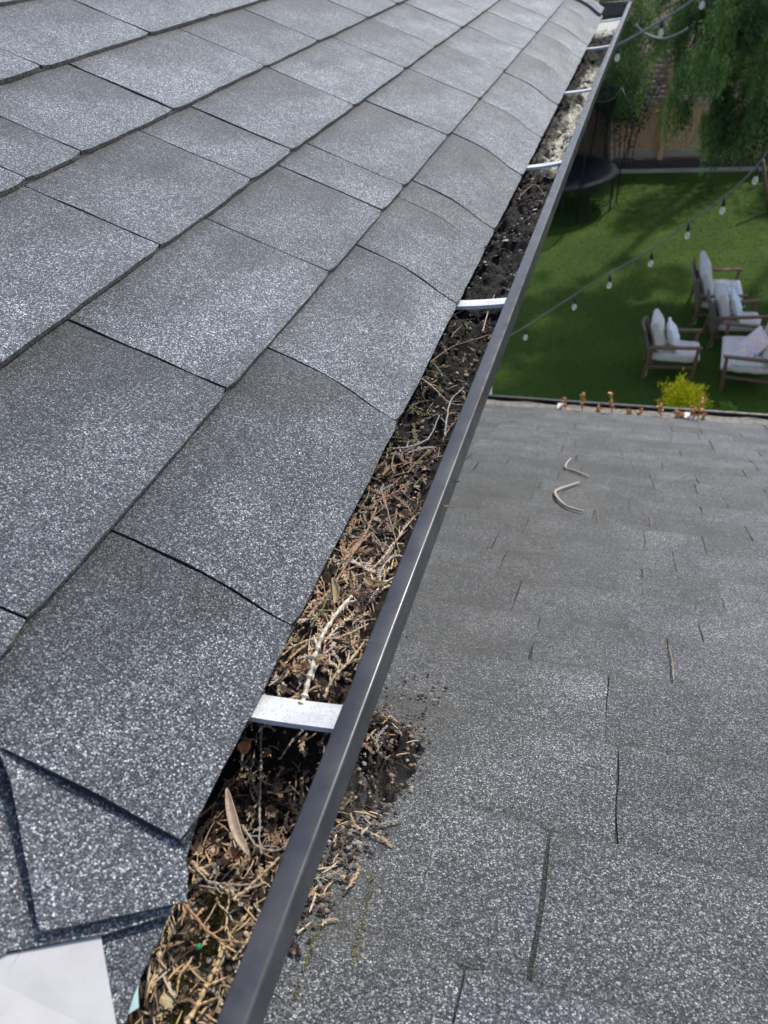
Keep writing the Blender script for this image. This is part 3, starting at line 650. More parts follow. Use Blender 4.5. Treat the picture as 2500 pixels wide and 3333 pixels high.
def under(mb, fpos, s0, s1, y0, y1, h0, h1, shade=.75, dy=.04, seed=0, th=.004):
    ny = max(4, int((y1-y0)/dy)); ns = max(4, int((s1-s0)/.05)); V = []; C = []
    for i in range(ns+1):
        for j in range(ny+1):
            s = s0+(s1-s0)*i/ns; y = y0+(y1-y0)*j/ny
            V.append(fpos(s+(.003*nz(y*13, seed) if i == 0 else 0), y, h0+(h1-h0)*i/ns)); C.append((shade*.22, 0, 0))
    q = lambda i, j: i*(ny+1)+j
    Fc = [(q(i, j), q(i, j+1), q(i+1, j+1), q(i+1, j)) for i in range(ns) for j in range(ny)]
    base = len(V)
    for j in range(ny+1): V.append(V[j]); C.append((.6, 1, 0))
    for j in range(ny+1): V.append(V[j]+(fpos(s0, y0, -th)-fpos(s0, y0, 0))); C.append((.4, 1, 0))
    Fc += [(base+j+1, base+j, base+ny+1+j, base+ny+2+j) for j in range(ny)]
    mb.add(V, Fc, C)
ur = thing('upper_roof', U(XE, 4.5, -1.1), 'weathered grey asphalt shingle roof sloping down to the clogged gutter', 'roof')
mb = MB(); rs = random.Random(3)
YS = {0: .355}
for k in range(8):
    s0, s1 = TAIL[k], TAIL[k+1]+.05
    sl_ = SLOTS[k]; ys = sl_+[YEND]
    if k > 0: ys = [-.9]+ys
    lift = 0
    for i in range(len(ys)-1):
        gn = lerp([0, 1.6, 3], [.5, .7, 1.1], ys[i]); gf = lerp([0, 1.6, 3], [.5, .7, 1.1], ys[i+1]); a, b_ = ys[i]+.0038*gn, ys[i+1]-.0055*gf
        lift = rs.choice([-.0004, -.0008, -.0014])
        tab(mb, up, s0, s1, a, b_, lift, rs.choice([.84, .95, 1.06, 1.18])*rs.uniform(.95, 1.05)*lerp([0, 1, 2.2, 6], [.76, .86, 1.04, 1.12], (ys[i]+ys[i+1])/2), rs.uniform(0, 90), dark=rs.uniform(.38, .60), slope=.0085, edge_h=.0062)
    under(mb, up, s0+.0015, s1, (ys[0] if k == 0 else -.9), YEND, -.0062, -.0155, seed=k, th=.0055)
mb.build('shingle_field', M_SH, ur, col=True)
# the layer under the first course, angled piece at the roof corner
def poly_piece(name, pts, h, th, shade, mat, parent, col=True, sg=True):
    bm = bmesh.new(); vs = [bm.verts.new(up(s, y, h+(hh or 0), sg)) for s, y, hh in pts]; f = bm.faces.new(vs)
    bmesh.ops.triangulate(bm, faces=[f]); bmesh.ops.subdivide_edges(bm, edges=bm.edges[:], cuts=3)
    top = bm.faces[:]; r = bmesh.ops.extrude_face_region(bm, geom=top)
    nvec = Vector((ST, 0, CT)); nv = [e for e in r['geom'] if isinstance(e, bmesh.types.BMVert)]
    bmesh.ops.translate(bm, verts=nv, vec=-nvec*th); bmesh.ops.recalc_face_normals(bm, faces=bm.faces)
    low = set(nv); bm.verts.index_update()
    V = [v.co.copy() for v in bm.verts]; Fc = [[v.index for v in f.verts] for f in bm.faces]
    C = [((shade*(1+.15*nz(v.co.x*20, v.co.y*20)), 0, .1) if v not in low else (.6, 1, 0)) for v in bm.verts]
    bm.free(); return mesh(name, V, Fc, mat, parent, C if col else None)
poly_piece('angled_shingle', [(.40, .46, -.002), (.31, .352, 0), (.27, .322, 0), (.143, .186, 0), (.137, .180, 0), (.130, .184, 0), (.02, .268, -.001), (-.012, .290, -.001), (.004, .325, -.001), (.07, .40, -.002)], -.0085, .005, 1.0, M_SH, ur)
poly_piece('corner_shingle', [(.70, .50, 0), (.70, -.9, 0), (.40, -.2, 0), (.157, .148, 0), (.07, .212, 0), (.0, .27, 0), (.03, .335, 0), (.10, .50, 0)], -.0165, .004, .9, M_SH, ur)
poly_piece('starter_shingle', [(.40, .9, 0), (.40, -.9, 0), (-.02, -.9, 0), (-.013, .10, 0), (.0, .18, 0), (.002, .265, 0), (.05, .34, 0), (.11, .9, 0)], -.0245, .005, .85, M_SH, ur)
# pale metal flashing lying over the lower layer
poly_piece('corner_flashing', [(.20, .115, 0), (.157, .146, 0), (.073, .210, 0), (-.012, .114, 0), (-.16, -.06, 0), (-.35, -.9, 0), (.9, -.9, 0), (.6, -.2, 0)], -.0195, .0012, 1, M_FLASH, ur, col=False)
poly_piece('torn_membrane', [(.02, .24, 0), (-.004, .176, -.002), (-.015, .160, -.005), (-.004, .146, -.003), (.05, .13, 0)], -.031, .001, 1, M_BLUE, ur, col=False)
# roof deck under everything
bm = bmesh.new(); dk = MB()
V = []
for h in (-.030, -.048):
    for s, y in ((.06, -.9), (3.5, -.9), (3.5, 9.05), (.06, 9.05)): V.append(up(s, y, h))
dk.add(V, [(0, 3, 2, 1), (4, 5, 6, 7), (0, 1, 5, 4), (1, 2, 6, 5), (2, 3, 7, 6), (3, 0, 4, 7)]); dk.build('roof_deck', M_WOOD, ur)
# rake edge: raised row of cap pieces along the far gable
for i, s0 in enumerate(np.arange(.05, 3.2, .36)):
    mbr = MB(); V = []; C = []; ns_, ny_ = 8, 10
    for a in range(ns_+1):
        for c_ in range(ny_+1):
            s = s0+.40*a/ns_; v = c_/ny_; y = YEND-.16+.40*v
            hh = .016*math.sin(math.pi*min(1, v*1.15))+.012-.010*a/ns_
            if v > .85: hh -= (v-.85)*.3
            V.append(up(s, y, hh)); C.append((1.15, 0, .1))
    q = lambda a, c_: a*(ny_+1)+c_
    Fc = [(q(a, c_), q(a, c_+1), q(a+1, c_+1), q(a+1, c_)) for a in range(ns_) for c_ in range(ny_)]
    b0 = len(V)
    for c_ in range(ny_+1): V.append(V[c_]); C.append((.6, 1, 0))
    for c_ in range(ny_+1): V.append(V[c_]-Vector((ST, 0, CT))*.010); C.append((.5, 1, 0))
    Fc += [(b0+c_+1, b0+c_, b0+ny_+1+c_, b0+ny_+2+c_) for c_ in range(ny_)]
    b0 = len(V)
    for a in range(ns_+1): V.append(V[q(a, 0)]); C.append((.7, .8, 0))
    for a in range(ns_+1): V.append(V[q(a, 0)]-Vector((ST, 0, CT))*.012); C.append((.5, 1, 0))
    Fc += [(b0+a, b0+a+1, b0+ns_+2+a, b0+ns_+1+a) for a in range(ns_)]
    mbr.add(V, Fc, C); mbr.build('rake_cap', M_SH, ur, col=True)

# ------------------------------------------------------------------ lower roof
LX0, LX1 = -.86, 3.0
ln = Vector((0, ST, CT))
def low(t, x, h=0.0):      # t = metres down the slope, measured like the courses; tail faces downslope
    # point on plane n.X=-1.08K with slope coordinate t
    base = -ln*(1.08*K); dn = Vector((0, CT, -ST))
    return base+dn*t+Vector((x, 0, 0))+ln*h+Vector((0, 0, CAMZ))
LT = [-.75, -.58, -.41, -.235, -.06, .115, .295, .475, .667, .855, 1.04, 1.212, 1.383, 1.55, 1.702, 1.852, 2.0]
while LT[-1] < 3.93: LT.append(LT[-1]+.149)
LSL = {8: [.06], 7: [-.008], 9: [.045], 10: [-.077, .138], 11: [-.131, .197], 12: [.105, -.185], 13: [.177, -.225], 15: [.373, -.011], 14: [.117], 6: [.25, -.06]}
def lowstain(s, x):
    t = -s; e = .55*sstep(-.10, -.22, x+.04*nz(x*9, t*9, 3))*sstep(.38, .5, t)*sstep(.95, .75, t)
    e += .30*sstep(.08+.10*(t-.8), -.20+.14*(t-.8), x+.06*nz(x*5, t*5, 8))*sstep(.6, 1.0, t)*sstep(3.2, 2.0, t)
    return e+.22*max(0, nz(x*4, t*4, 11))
lr = thing('lower_roof', (.9, 1.8, CAMZ-1.4), 'flat looking lower roof of dark grey asphalt shingles beside and below the gutter', 'roof')
mb = MB(); rs = random.Random(11)
for i in range(len(LT)-1):
    t0, t1 = LT[i], LT[i+1]      # upper and lower limit of this course; tail at t1
    fx = sorted(LSL.get(i, [])); xs = [LX0]
    if fx:
        lo = [fx[0]]
        while lo[0] > LX0+.5: lo.insert(0, lo[0]-rs.uniform(.26, .42))
        mid = []
        for a, b_ in zip(fx, fx[1:]):
            mid.append(a); 
        hi = [fx[-1]]
        while hi[-1] < LX1-.5: hi.append(hi[-1]+rs.uniform(.13, .30))
        xs = [LX0]+sorted(set([x for x in lo+mid+hi if LX0+.1 < x < LX1-.1]))+[LX1]
    else:
        x = LX0+rs.uniform(.15, .4); xs = [LX0]
        while x < LX1-.15: xs.append(x); x += rs.uniform(.12, .30)
        xs.append(LX1)
    f = lambda s, y, h: low(-s, y, h)
    nearr = t1 < 1.3
    for a, b_ in zip(xs, xs[1:]):
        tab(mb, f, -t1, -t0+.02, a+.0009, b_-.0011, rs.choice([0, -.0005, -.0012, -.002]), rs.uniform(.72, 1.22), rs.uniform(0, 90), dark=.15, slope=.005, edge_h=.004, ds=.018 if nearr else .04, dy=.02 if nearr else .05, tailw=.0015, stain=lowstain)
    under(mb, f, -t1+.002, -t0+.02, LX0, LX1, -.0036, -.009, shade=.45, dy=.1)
mb.build('shingle_field', M_SH2, lr, col=True)
dk = MB(); V = [low(t, x, h) for h in (-.011, -.03) for t, x in ((-.75, LX0), (-.75, LX1), (LT[-1]-.01, LX1), (LT[-1]-.01, LX0))]
dk.add(V, [(0, 3, 2, 1), (4, 5, 6, 7), (0, 1, 5, 4), (1, 2, 6, 5), (2, 3, 7, 6), (3, 0, 4, 7)]); dk.build('roof_deck', M_WOOD, lr)

# walls of the house
tE = LT[-1]; pe = low(tE, 0)
mb = MB()
zb = U(0, 0, -1.15).z
V = [(-.86, -.5, 0), (-.86, 4.6, 0), (-.86, 4.6, zb), (-.86, -.5, zb), (-5, -.5, 0), (-5, 4.6, 0), (-5, 4.6, zb+1.6), (-5, -.5, zb+1.6)]
mb.add(V, [(0, 1, 2, 3), (4, 7, 6, 5), (1, 5, 6, 2), (0, 3, 7, 4), (3, 2, 6, 7)])
hw_ = thing('house_wall', (-2, 2, 0), 'pale painted upper storey wall below the upper roof', 'wall'); mb.build('wall', M_WALL, hw_)
mb = MB(); V = [(-.35, -.45, zb-.012), (-.855, -.45, zb-.012), (-.855, 5.0, zb-.012), (-.35, 5.0, zb-.012)]; V += [(a, b_, c_+.01) for a, b_, c_ in V]
mb.add(V, [(0, 1, 2, 3), (4, 7, 6, 5), (0, 3, 7, 4), (1, 5, 6, 2), (0, 4, 5, 1), (3, 2, 6, 7)]); mb.build('soffit', M_FASC, hw_)
mb = MB(); mb.box((-.35, -.45, zb-.012), (-.33, 5.0, U(0, 0, -1.02).z)); mb.build('fascia', M_FASC, hw_)
lw_ = thing('lower_storey', (1.2, 1.5, 0), 'ground floor wall under the lower roof', 'wall')
mb = MB(); zl = pe.z-.1
V = [(-.84, -.4, 0), (2.8, -.4, 0), (2.8, pe.y-.4, 0), (-.84, pe.y-.4, 0)]
V += [(a, b_, low((b_/CT), 0).z-.6 if False else (CAMZ+(-1.189*K-.4617*b_)-.06)) for a, b_, c_ in V]
mb.add(V, [(0, 3, 2, 1), (4, 5, 6, 7), (0, 1, 5, 4), (1, 2, 6, 5), (2, 3, 7, 6), (3, 0, 4, 7)]); mb.build('wall', M_WALL, lw_)

# ------------------------------------------------------------------ gutters
def sweep(profile_fn, ys, mat, name, parent, smooth=True, axis='y'):
    V = []; Fc = []; m_ = None
    for y in ys:
        pr = profile_fn(y); m_ = len(pr)
        V += [U(x, y, z) for x, z in pr]
    Fc = [(i*m_+j, i*m_+j+1, (i+1)*m_+j+1, (i+1)*m_+j) for i in range(len(ys)-1) for j in range(m_-1)]
    return mesh(name, V, Fc, mat, parent, smooth=smooth)
def lipx(y): return lerp([-.9, .8, 3.8, 5.5, 7.0, 9.6, 10.2], [-.384, -.388, -.380, -.376, -.366, -.343, -.338], y)
YG = list(np.concatenate([np.arange(-.9, 10.05, .12), [10.08]]))
def arc(cx_, cz_, r, a0, a1, n_=6): return [(cx_+r*math.cos(R_(a0+(a1-a0)*i/n_)), cz_+r*math.sin(R_(a0+(a1-a0)*i/n_))) for i in range(n_+1)]
def outer(y):
    x = lipx(y)+.004*nz(y*.8, 2)*0
    zt = -1.052+.0015*nz(y*2.2)
    return ([(x+.004, zt-.022), (x, zt-.016)]+arc(x+.004, zt-.004, .004, 180, 90, 3)+arc(x+.0345, zt-.006, .006, 90, 0, 6)+[(x+.0415, zt-.056)]+arc(x+.0355, zt-.058, .006, 0, -90, 4)
            + [(x+.020, zt-.066), (x+.012, zt-.074), (x+.004, zt-.088), (x-.004, zt-.11), (x-.022, zt-.14), (x-.034, zt-.165), (x-.038, zt-.19), (x-.038, zt-.218)])
gt = thing('rain_gutter', U(-.45, 4.5, -1.27), 'dark grey metal rain gutter along the upper eave, clogged with debris', 'gutter')
o = sweep(outer, YG, M_GUT, 'front_lip', gt)
sm = o.modifiers.new('thickness', 'SOLIDIFY'); sm.thickness = .0009; sm.offset = -1
def inner(y):
    x = lipx(y)
    return [(x-.0382, -1.268), (-.655, -1.268), (-.66, -1.26), (-.66, -1.0)]
o = sweep(inner, YG, M_GUTIN, 'trough', gt, smooth=False)
# inside wall of the front
def inwall(y):
    x = lipx(y); zt = -1.052
    return [(x+.034, zt-.045), (x+.014, zt-.062), (x+.006, zt-.072), (x, zt-.085), (x-.008, zt-.11), (x-.026, zt-.14), (x-.038, zt-.165), (x-.041, zt-.19), (x-.041, zt-.2165)]
sweep(inwall, YG, M_GUTIN, 'inner_face', gt)
# end cap
xe_ = lipx(10.08); V = []
pr = outer(10.08)[1:]+[(-.66, -1.268), (-.66, -1.03)]
V = [U(x, 10.082, z) for x, z in pr]+[U(x, 10.09, z) for x, z in pr]; m_ = len(pr)
mesh('end_cap', V, [tuple(range(m_)), tuple(range(m_, 2*m_))[::-1]]+[(i, (i+1) % m_, m_+(i+1) % m_, m_+i) for i in range(m_)], M_GUT, gt)
mb = MB(); mb.box(U(-.66, 10.06, -1.055), U(xe_+.03, 10.10, -1.045), bev=.001); mb.build('end_rim', M_GUT, gt)
# hangers
def hanger(y0, y1, skew):
    V = []; n_ = 12; xL = -.64; xR = lipx(y0)+.006
    for j, (yy, zz) in enumerate(((y0, -.012), (y0+.0015, 0), ((y0+y1)/2, .0015), (y1-.0015, 0), (y1, -.012))):
        for i in range(n_+1):
            t = i/n_; x = xL+(xR-xL)*t
            V.append(U(x, yy+skew*t, -1.062-.010*math.sin(math.pi*t)*.5+zz+.004*t))
    Fc = [(j*(n_+1)+i, j*(n_+1)+i+1, (j+1)*(n_+1)+i+1, (j+1)*(n_+1)+i) for j in range(4) for i in range(n_)]
    o = mesh('hanger_strap', V, Fc, M_STRAP, gt); md = o.modifiers.new('thickness', 'SOLIDIFY'); md.thickness = .0012
for yc, skew in ((.612, .014), (2.283, .03), (3.87, .085), (5.59, .05), (7.27, .05), (8.82, .05)): hanger(yc-.026, yc+.026, skew)
# small screw heads / rivets on the lip
for y in (.46, 1.62, 3.1):
    pass

# ------------------------------------------------------------------ lower gutter
g0 = low(tE, 0); gy = g0.y; gz = g0.z
lg = thing('lower_gutter', (1, gy+.06, gz), 'dark gutter along the lower eave with dead seedlings standing in it', 'gutter')
def lprof(): return [(gy-.035, gz-.02), (gy-.035, gz-.10), (gy+.075, gz-.10), (gy+.085, gz-.06), (gy+.105, gz-.03), (gy+.105, gz-.006), (gy+.100, gz), (gy+.085, gz), (gy+.083, gz-.008)]
lpf = lprof(); V = []; xs_ = list(np.arange(LX0+.0, LX1+.1, .3)); m_ = len(lpf)
for x in xs_: V += [(x, a, c_) for a, c_ in lpf]
o = mesh('gutter_trough', V, [(i*m_+j, (i+1)*m_+j, (i+1)*m_+j+1, i*m_+j+1) for i in range(len(xs_)-1) for j in range(m_-1)], M_GUT, lg, smooth=False)
md = o.modifiers.new('thickness', 'SOLIDIFY'); md.thickness = .001
V = []; n_ = 200
for i in range(n_+1):
    for j in range(7): 
        x = LX0+(LX1-LX0)*i/n_; V.append((x, gy-.03+.108*j/6, gz-.016+.008*nz(x*8, j)))
tag(mesh('gutter_silt', V, [(i*7+j, (i+1)*7+j, (i+1)*7+j+1, i*7+j+1) for i in range(n_) for j in range(6)], simple('silt', (.15, .135, .12), (.30, .28, .25), 40, .9, .004, 90), smooth=True), 'grey brown silt lying in the lower gutter', 'silt', kind='stuff')
for px_, py_ in ((1820, 1338), (2237, 1367)):
    p = at_y(px_, py_, gy-.005); mb = MB(); mb.box((p.x-.015, gy+.004, gz-.002), (p.x+.015, gy+.058, gz+.003), bev=.001); mb.box((p.x-.012, gy+.0585, gz-.012), (p.x+.012, gy+.084, gz-.009)); mb.build('hanger_strap', M_STRAP, lg)
# dead seedlings
SEED = [(1837, 1346, 45, 'leftmost of the dried seedlings, beside the left white strap', 1), (1895, 1346, 62, 'dried orange seedling second from the left, tall and narrow', 2), (1950, 1350, 24, 'short dried seedling between the two tall ones at the left', 3),
        (1990, 1356, 68, 'tallest dried seedling with a curled tip, left of centre', 4), (2047, 1356, 20, 'small dried seedling right of the curled tall one', 5), (2080, 1362, 22, 'small dried seedling, second right of the curled tall one', 6),
        (2149, 1366, 52, 'dried seedling pair standing before the left side of the yellow shrub', 7), (2204, 1370, 30, 'low dried tuft left of the right white strap', 8), (2218, 1372, 24, 'lowest dried tuft touching the right white strap', 9),
        (2256, 1376, 60, 'tall branching dried seedling right of the right white strap', 10), (2268, 1376, 74, 'tall dried seedling leaning right over the yellow shrub', 11), (2290, 1380, 18, 'tiny dried seedling right of the leaning one', 12)]
M_DRY = simple('dried_leaf', (.70, .38, .16), (1.0, .68, .36), 30, .8, usecol=True)
for (px_, py_, hp, lab, sd) in SEED:
    p = at_y(px_, py_, gy+.03); p.z = gz-.018; rs = random.Random(sd)
    top = at_y(px_+(26 if sd == 11 else rs.uniform(-4, 6)), py_-hp*1.2, gy+.03)
    H = max(.04, top.z-p.z); t_ = MB(); P = [p.lerp(Vector((top.x, p.y+rs.uniform(-.01, .01), p.z+H)), u)+Vector((nz(u*3, sd)*.008, 0, 0)) for u in np.linspace(0, 1, 7)]
    t_.tube(P, list(np.linspace(.0028, .0012, 7)), 5, (.7, .6, .6))
    for k in range(int(14+H*330)):
        u = rs.uniform(.28, 1.0); q = P[min(5, int(u*6))].lerp(P[min(6, int(u*6)+1)], .5); a_ = rs.uniform(0, 6.28); L = rs.uniform(.010, .022)
        d_ = Vector((math.cos(a_)*.5, math.sin(a_)*.5, rs.uniform(-1.2, .3))).normalized(); s_ = d_.cross(Vector((rs.random(), rs.random(), .3))).normalized()*L*.32
        cc = rs.uniform(.7, 1.3); m2 = q+d_*L*.5+Vector((math.cos(a_), math.sin(a_), 0))*L*.25
        t_.add([q, m2+s_, q+d_*L, m2-s_], [(0, 1, 2, 3)], (cc, cc, cc))
    o = t_.build('dried_seedling', M_DRY, col=True)
    V0 = p.copy(); o.data.transform(Matrix.Translation(-V0)); o.location = V0
    tag(o, lab, 'dead plant', 'dried seedlings growing in the lower gutter')

# ------------------------------------------------------------------ debris in the upper gutter
def bed(x, y):
    "height (units) of the debris bed, x,y in units"
    pl = -1.189-.4617*y+.008
    b_ = lerp([-.9, .15, .3, .42, .585, .66, .74, .9, 1.2, 1.6, 3.0, 4.0, 5.0, 7.5, 9.0, 9.25, 10.1], [-1.26, -1.245, -1.228, -1.222, -1.222, -1.115, -1.085, -1.078, -1.085, -1.10, -1.115, -1.14, -1.16, -1.165, -1.18, -1.195, -1.19], y)
    rough = lerp([.1, .5, 1.2, 2, 9, 9.3], [.008, .018, .024, .040, .034, 0], y)
    zz = b_+rough*(nz(x*14, y*14, 1)+.6*nz(x*31, y*31, 5)+.35*nz(x*75, y*75, 9))
    edge = sstep(-.66, -.50, x); zz -= .02*(1-edge)
    return max(zz, pl) if y < .5 else zz
V = []; C = []; ys = list(np.concatenate([np.arange(-.5, 1.6, .008), np.arange(1.6, 10.06, .014)])); nx = 44
for y in ys:
    xr = lipx(y)-.002
    for i in range(nx+1):
        t = i/nx; x = -.655+(xr+.655)*t; z = bed(x, y)
        # stay inside the curved front
        lim = lerp([-1.27, -1.2, -1.165, -1.12, -1.1], [.038, .037, .022, .004, 0], z); x2 = min(x, xr-lim)
        V.append(U(x2, y, z))
        n1 = nz(x*20, y*20, 3); n2_ = nz(x*7, y*3, 8)
        c = np.array([.013, .011, .009])*(1+.6*n1)
        br = sstep(1.5, .9, y)*.4; c = c*(1-br)+np.array([.075, .05, .032])*br*(1+.5*n1)
        gr = sstep(1.6, 2.6, y); c = c*(1-gr)+np.array([.017, .0165, .015])*gr*(1+.8*n1)
        if y < .42: g_ = sstep(.42, .2, y)*.7; c = c*(1-g_)+np.array([.20, .18, .145])*g_*(1+.6*n1)
        # pale silt crust along the lip beyond the third strap
        pm = sstep(3.95, 4.15, y)*sstep(7.2, 6.6, y)*sstep(.45, .72, t+.12*n2_+.25*nz(x*30, y*14, 2))
        pm *= 1 if y < 5.55 else sstep(-.35, .1, nz(x*12, y*6, 12))
        c = c*(1-pm)+np.array([.62, .60, .50])*pm*(1+.35*n1)
        pl_ = sstep(4.1, 4.3, y)*sstep(5.6, 5.4, y)*(1-pm)*.55; c = c*(1-pl_)+np.array([.16, .155, .135])*pl_
        edg = sstep(.30, .2, t)*sstep(3.6, 4.3, y)*max(0, nz(y*16, 4)+.3); c = c*(1-edg)+np.array([.45, .40, .28])*edg
        ew = sstep(8.55, 8.75, y+.15*n2_); c = c*(1-ew)+np.array([.62, .63, .60])*ew
        C.append(tuple(np.clip(c, .004, .9)))
m_ = nx+1
Fc = [(i*m_+j, i*m_+j+1, (i+1)*m_+j+1, (i+1)*m_+j) for i in range(len(ys)-1) for j in range(nx)]
tag(mesh('gutter_muck', V, Fc, M_MUCK, col=C, smooth=True), 'black rotted muck and silt filling the upper gutter', 'debris', kind='stuff')

PAL = dict(tan=(.52, .385, .25), brown=(.28, .195, .13), rust=(.36, .22, .135), pale=(.62, .54, .42), grey=(.33, .30, .25), dark=(.06, .045, .034), olive=(.17, .16, .07), straw=(.60, .42, .22), black=(.03, .026, .022))
def curve(p, d, L, n_, bend, rs, zbend=.15):
    "random bent path, nearly flat"
    P = [Vector(p)]; d = Vector(d).normalized(); b1 = rs.uniform(-bend, bend); 
    for i in range(n_):
        d = (Matrix.Rotation(b1+rs.gauss(0, bend*.25), 3, 'Z') @ d); d.z += rs.gauss(0, zbend*.25); d.normalize(); P.append(P[-1]+d*L/n_)
    return P
def scaly(mb, P, r0, r1, col, rs, n_=5, step=.0016):
    "scale-leaved cedar twig: knobbly alternating rings"
    Q = []; R = []; 
    for a, b_ in zip(P, P[1:]):
        k = max(2, int((b_-a).length/step)); 
        for i in range(k): Q.append(a.lerp(b_, i/k))
    Q.append(P[-1]); N_ = len(Q); C_ = []
    for i in range(N_):
        t = i/N_; r = r0+(r1-r0)*t; R.append(r*(1.35 if i % 3 == 0 else (.95 if i % 3 == 1 else .72))*rs.uniform(.85, 1.15)); f = rs.uniform(.75, 1.2); C_.append(tuple(c*f for c in col))
    mb.tube(Q, R, n_, C_)
def frond(mb, p, d, L, col, rs, r=.0011, side=True, bend=.22, lay=None):
    P = curve(p, d, L, 7, bend, rs)
    if lay:
        P = [Vector((q.x, q.y, max(q.z, lay(q)))) for q in P]
    scaly(mb, P, r, r*.55, col, rs)
    if side:
        for i in [1, 2, 3, 3.5, 4, 4.5, 5, 5.5, 6, 6.5]:
            for sgn in (-1, 1):
                if rs.random() < .15: continue
                i0 = int(i); dd = (P[i0]-P[i0-1]).normalized(); Pi = P[i0].lerp(P[min(7, i0+1)], i-i0); dd = Matrix.Rotation(sgn*rs.uniform(.6, .8), 3, 'Z') @ dd
                l2 = L*rs.uniform(.14, .30)*(1.1-i/8); c2 = tuple(c*rs.uniform(.8, 1.15) for c in col)
                P2 = curve(Pi, dd, l2*.85, 2, .12, rs, .2); scaly(mb, P2, r*.85, r*.4, c2, rs, 4, .0017)
def needle(mb, p, d, L, col, rs, r=.00075):
    P = curve(p, d, L, 4, .14, rs, .1); mb.tube(P, [r*.6, r, r, r*.9, r*.3], 4, col)
def rosette(rs, p, nrm, R, col):
    mb = MB(); u = nrm.orthogonal().normalized(); v = nrm.cross(u); k = rs.choice([5, 6, 6, 7]); a0 = rs.random()*6
    for ly in range(2):
        for i in range(k-ly*2):
            a_ = a0+2*math.pi*i/(k-ly*2)+ly*.5; r_ = R*(1-.35*ly); out = u*math.cos(a_)+v*math.sin(a_); sd = nrm.cross(out); up_ = .45+.5*ly
            f = rs.uniform(.7, 1.2); c = tuple(x*f for x in col); rows = []
            for tt, ww, hh in ((.05, .10, 0), (.35, .24, .40), (.62, .25, .95), (.80, .05, 1.4)):
                q = p+out*r_*tt+nrm*r_*(hh*up_); rows.append((q-sd*r_*ww+nrm*r_*.10*(tt > .1), q-nrm*r_*.02, q+sd*r_*ww+nrm*r_*.10*(tt > .1)))
            V = [w_ for row in rows for w_ in row]; n0 = len(V); V += [w_-nrm*r_*.09 for w_ in V]
            Fc = []
            for j in range(3):
                for e in range(2):
                    Fc.append((j*3+e, j*3+e+1, j*3+e+4, j*3+e+3)); Fc.append((n0+j*3+e, n0+j*3+e+3, n0+j*3+e+4, n0+j*3+e+1))
                Fc.append((j*3, j*3+3, n0+j*3+3, n0+j*3)); Fc.append((j*3+2, n0+j*3+2, n0+j*3+5, j*3+5))
            Fc.append((9, 10, n0+10, n0+9)); Fc.append((10, 11, n0+11, n0+10))
            mb.add(V, Fc, c)
    return mb
rs = random.Random(21)
def bz(q): return U(0, 0, bed(q.x/K, q.y/K)).z+.0015
def spot(y0, y1, x0=-.60, x1=None):
    y = rs.uniform(y0, y1); x = rs.uniform(x0, (lipx(y)-.010) if x1 is None else x1); return Vector((x*K, y*K, 0))
# mass of cedar fragments
mb = MB()
def scatter(n_, y0, y1, cols, Lr, hgt, side=.6, r=.0011, along=.5):
    for _ in range(n_):
        p = spot(y0, y1); p.z = bz(p)+rs.random()**1.5*hgt
        a_ = rs.gauss(math.pi/2, .7) if rs.random() < along else rs.uniform(0, 6.28)
        if rs.random() < .5: a_ += math.pi
        L = rs.uniform(*Lr); e = p+Vector((math.cos(a_), math.sin(a_), 0))*L
        xm = (lipx(e.y/K)-.035)*K
        if e.x > xm or e.x < -.33: a_ = math.pi/2+rs.gauss(0, .2); 
        frond(mb, p, (math.cos(a_), math.sin(a_), rs.uniform(-.10, .12)), L, PAL[rs.choice(cols)], rs, r*rs.uniform(.7, 1.2), rs.random() < side)
scatter(110, .06, .42, ['tan', 'brown', 'grey', 'straw', 'pale', 'dark'], (.012, .04), .004)
scatter(110, .38, .64, ['brown', 'tan', 'brown', 'dark', 'grey', 'rust'], (.015, .045), .010)
scatter(250, .64, 1.05, ['tan', 'brown', 'rust', 'brown', 'pale', 'tan', 'pale', 'straw', 'dark'], (.018, .055), .010)
scatter(190, 1.0, 1.5, ['brown', 'olive', 'dark', 'grey', 'dark', 'dark', 'rust', 'brown'], (.018, .055), .006)
scatter(90, 1.45, 2.2, ['dark', 'dark', 'black', 'black', 'brown', 'olive'], (.018, .055), .004, .5)
scatter(70, 2.1, 3.8, ['dark', 'brown', 'black', 'black'], (.02, .05), .002, .3)
scatter(50, 5.6, 9, ['dark', 'black', 'grey'], (.02, .05), .002, .3)
tag(mb.build('cedar_litter', M_COL, col=True), 'mass of brown dead cedar fragments packed in the near half of the gutter', 'debris', kind='stuff')
mb = MB()
def needles(n_, y0, y1, cols, hgt, x0=-.60, x1=None, zf=None):
    for _ in range(n_):
        p = spot(y0, y1, x0, x1); p.z = (zf or bz)(p)+rs.random()*hgt; a_ = rs.uniform(0, 6.28)
        needle(mb, p, (math.cos(a_), math.sin(a_), rs.uniform(-.1, .15)), rs.uniform(.010, .024), PAL[rs.choice(cols)], rs, rs.uniform(.0005, .0011))
needles(200, .02, .45, ['straw', 'tan', 'straw', 'brown', 'pale'], .006)
needles(90, .45, 1.1, ['brown', 'rust', 'tan'], .010)
needles(80, 1.1, 2.4, ['brown', 'dark', 'grey'], .006)
tag(mb.build('needle_litter', M_COL, col=True), 'straw coloured dry needles scattered at the near end of the gutter', 'debris', kind='stuff')
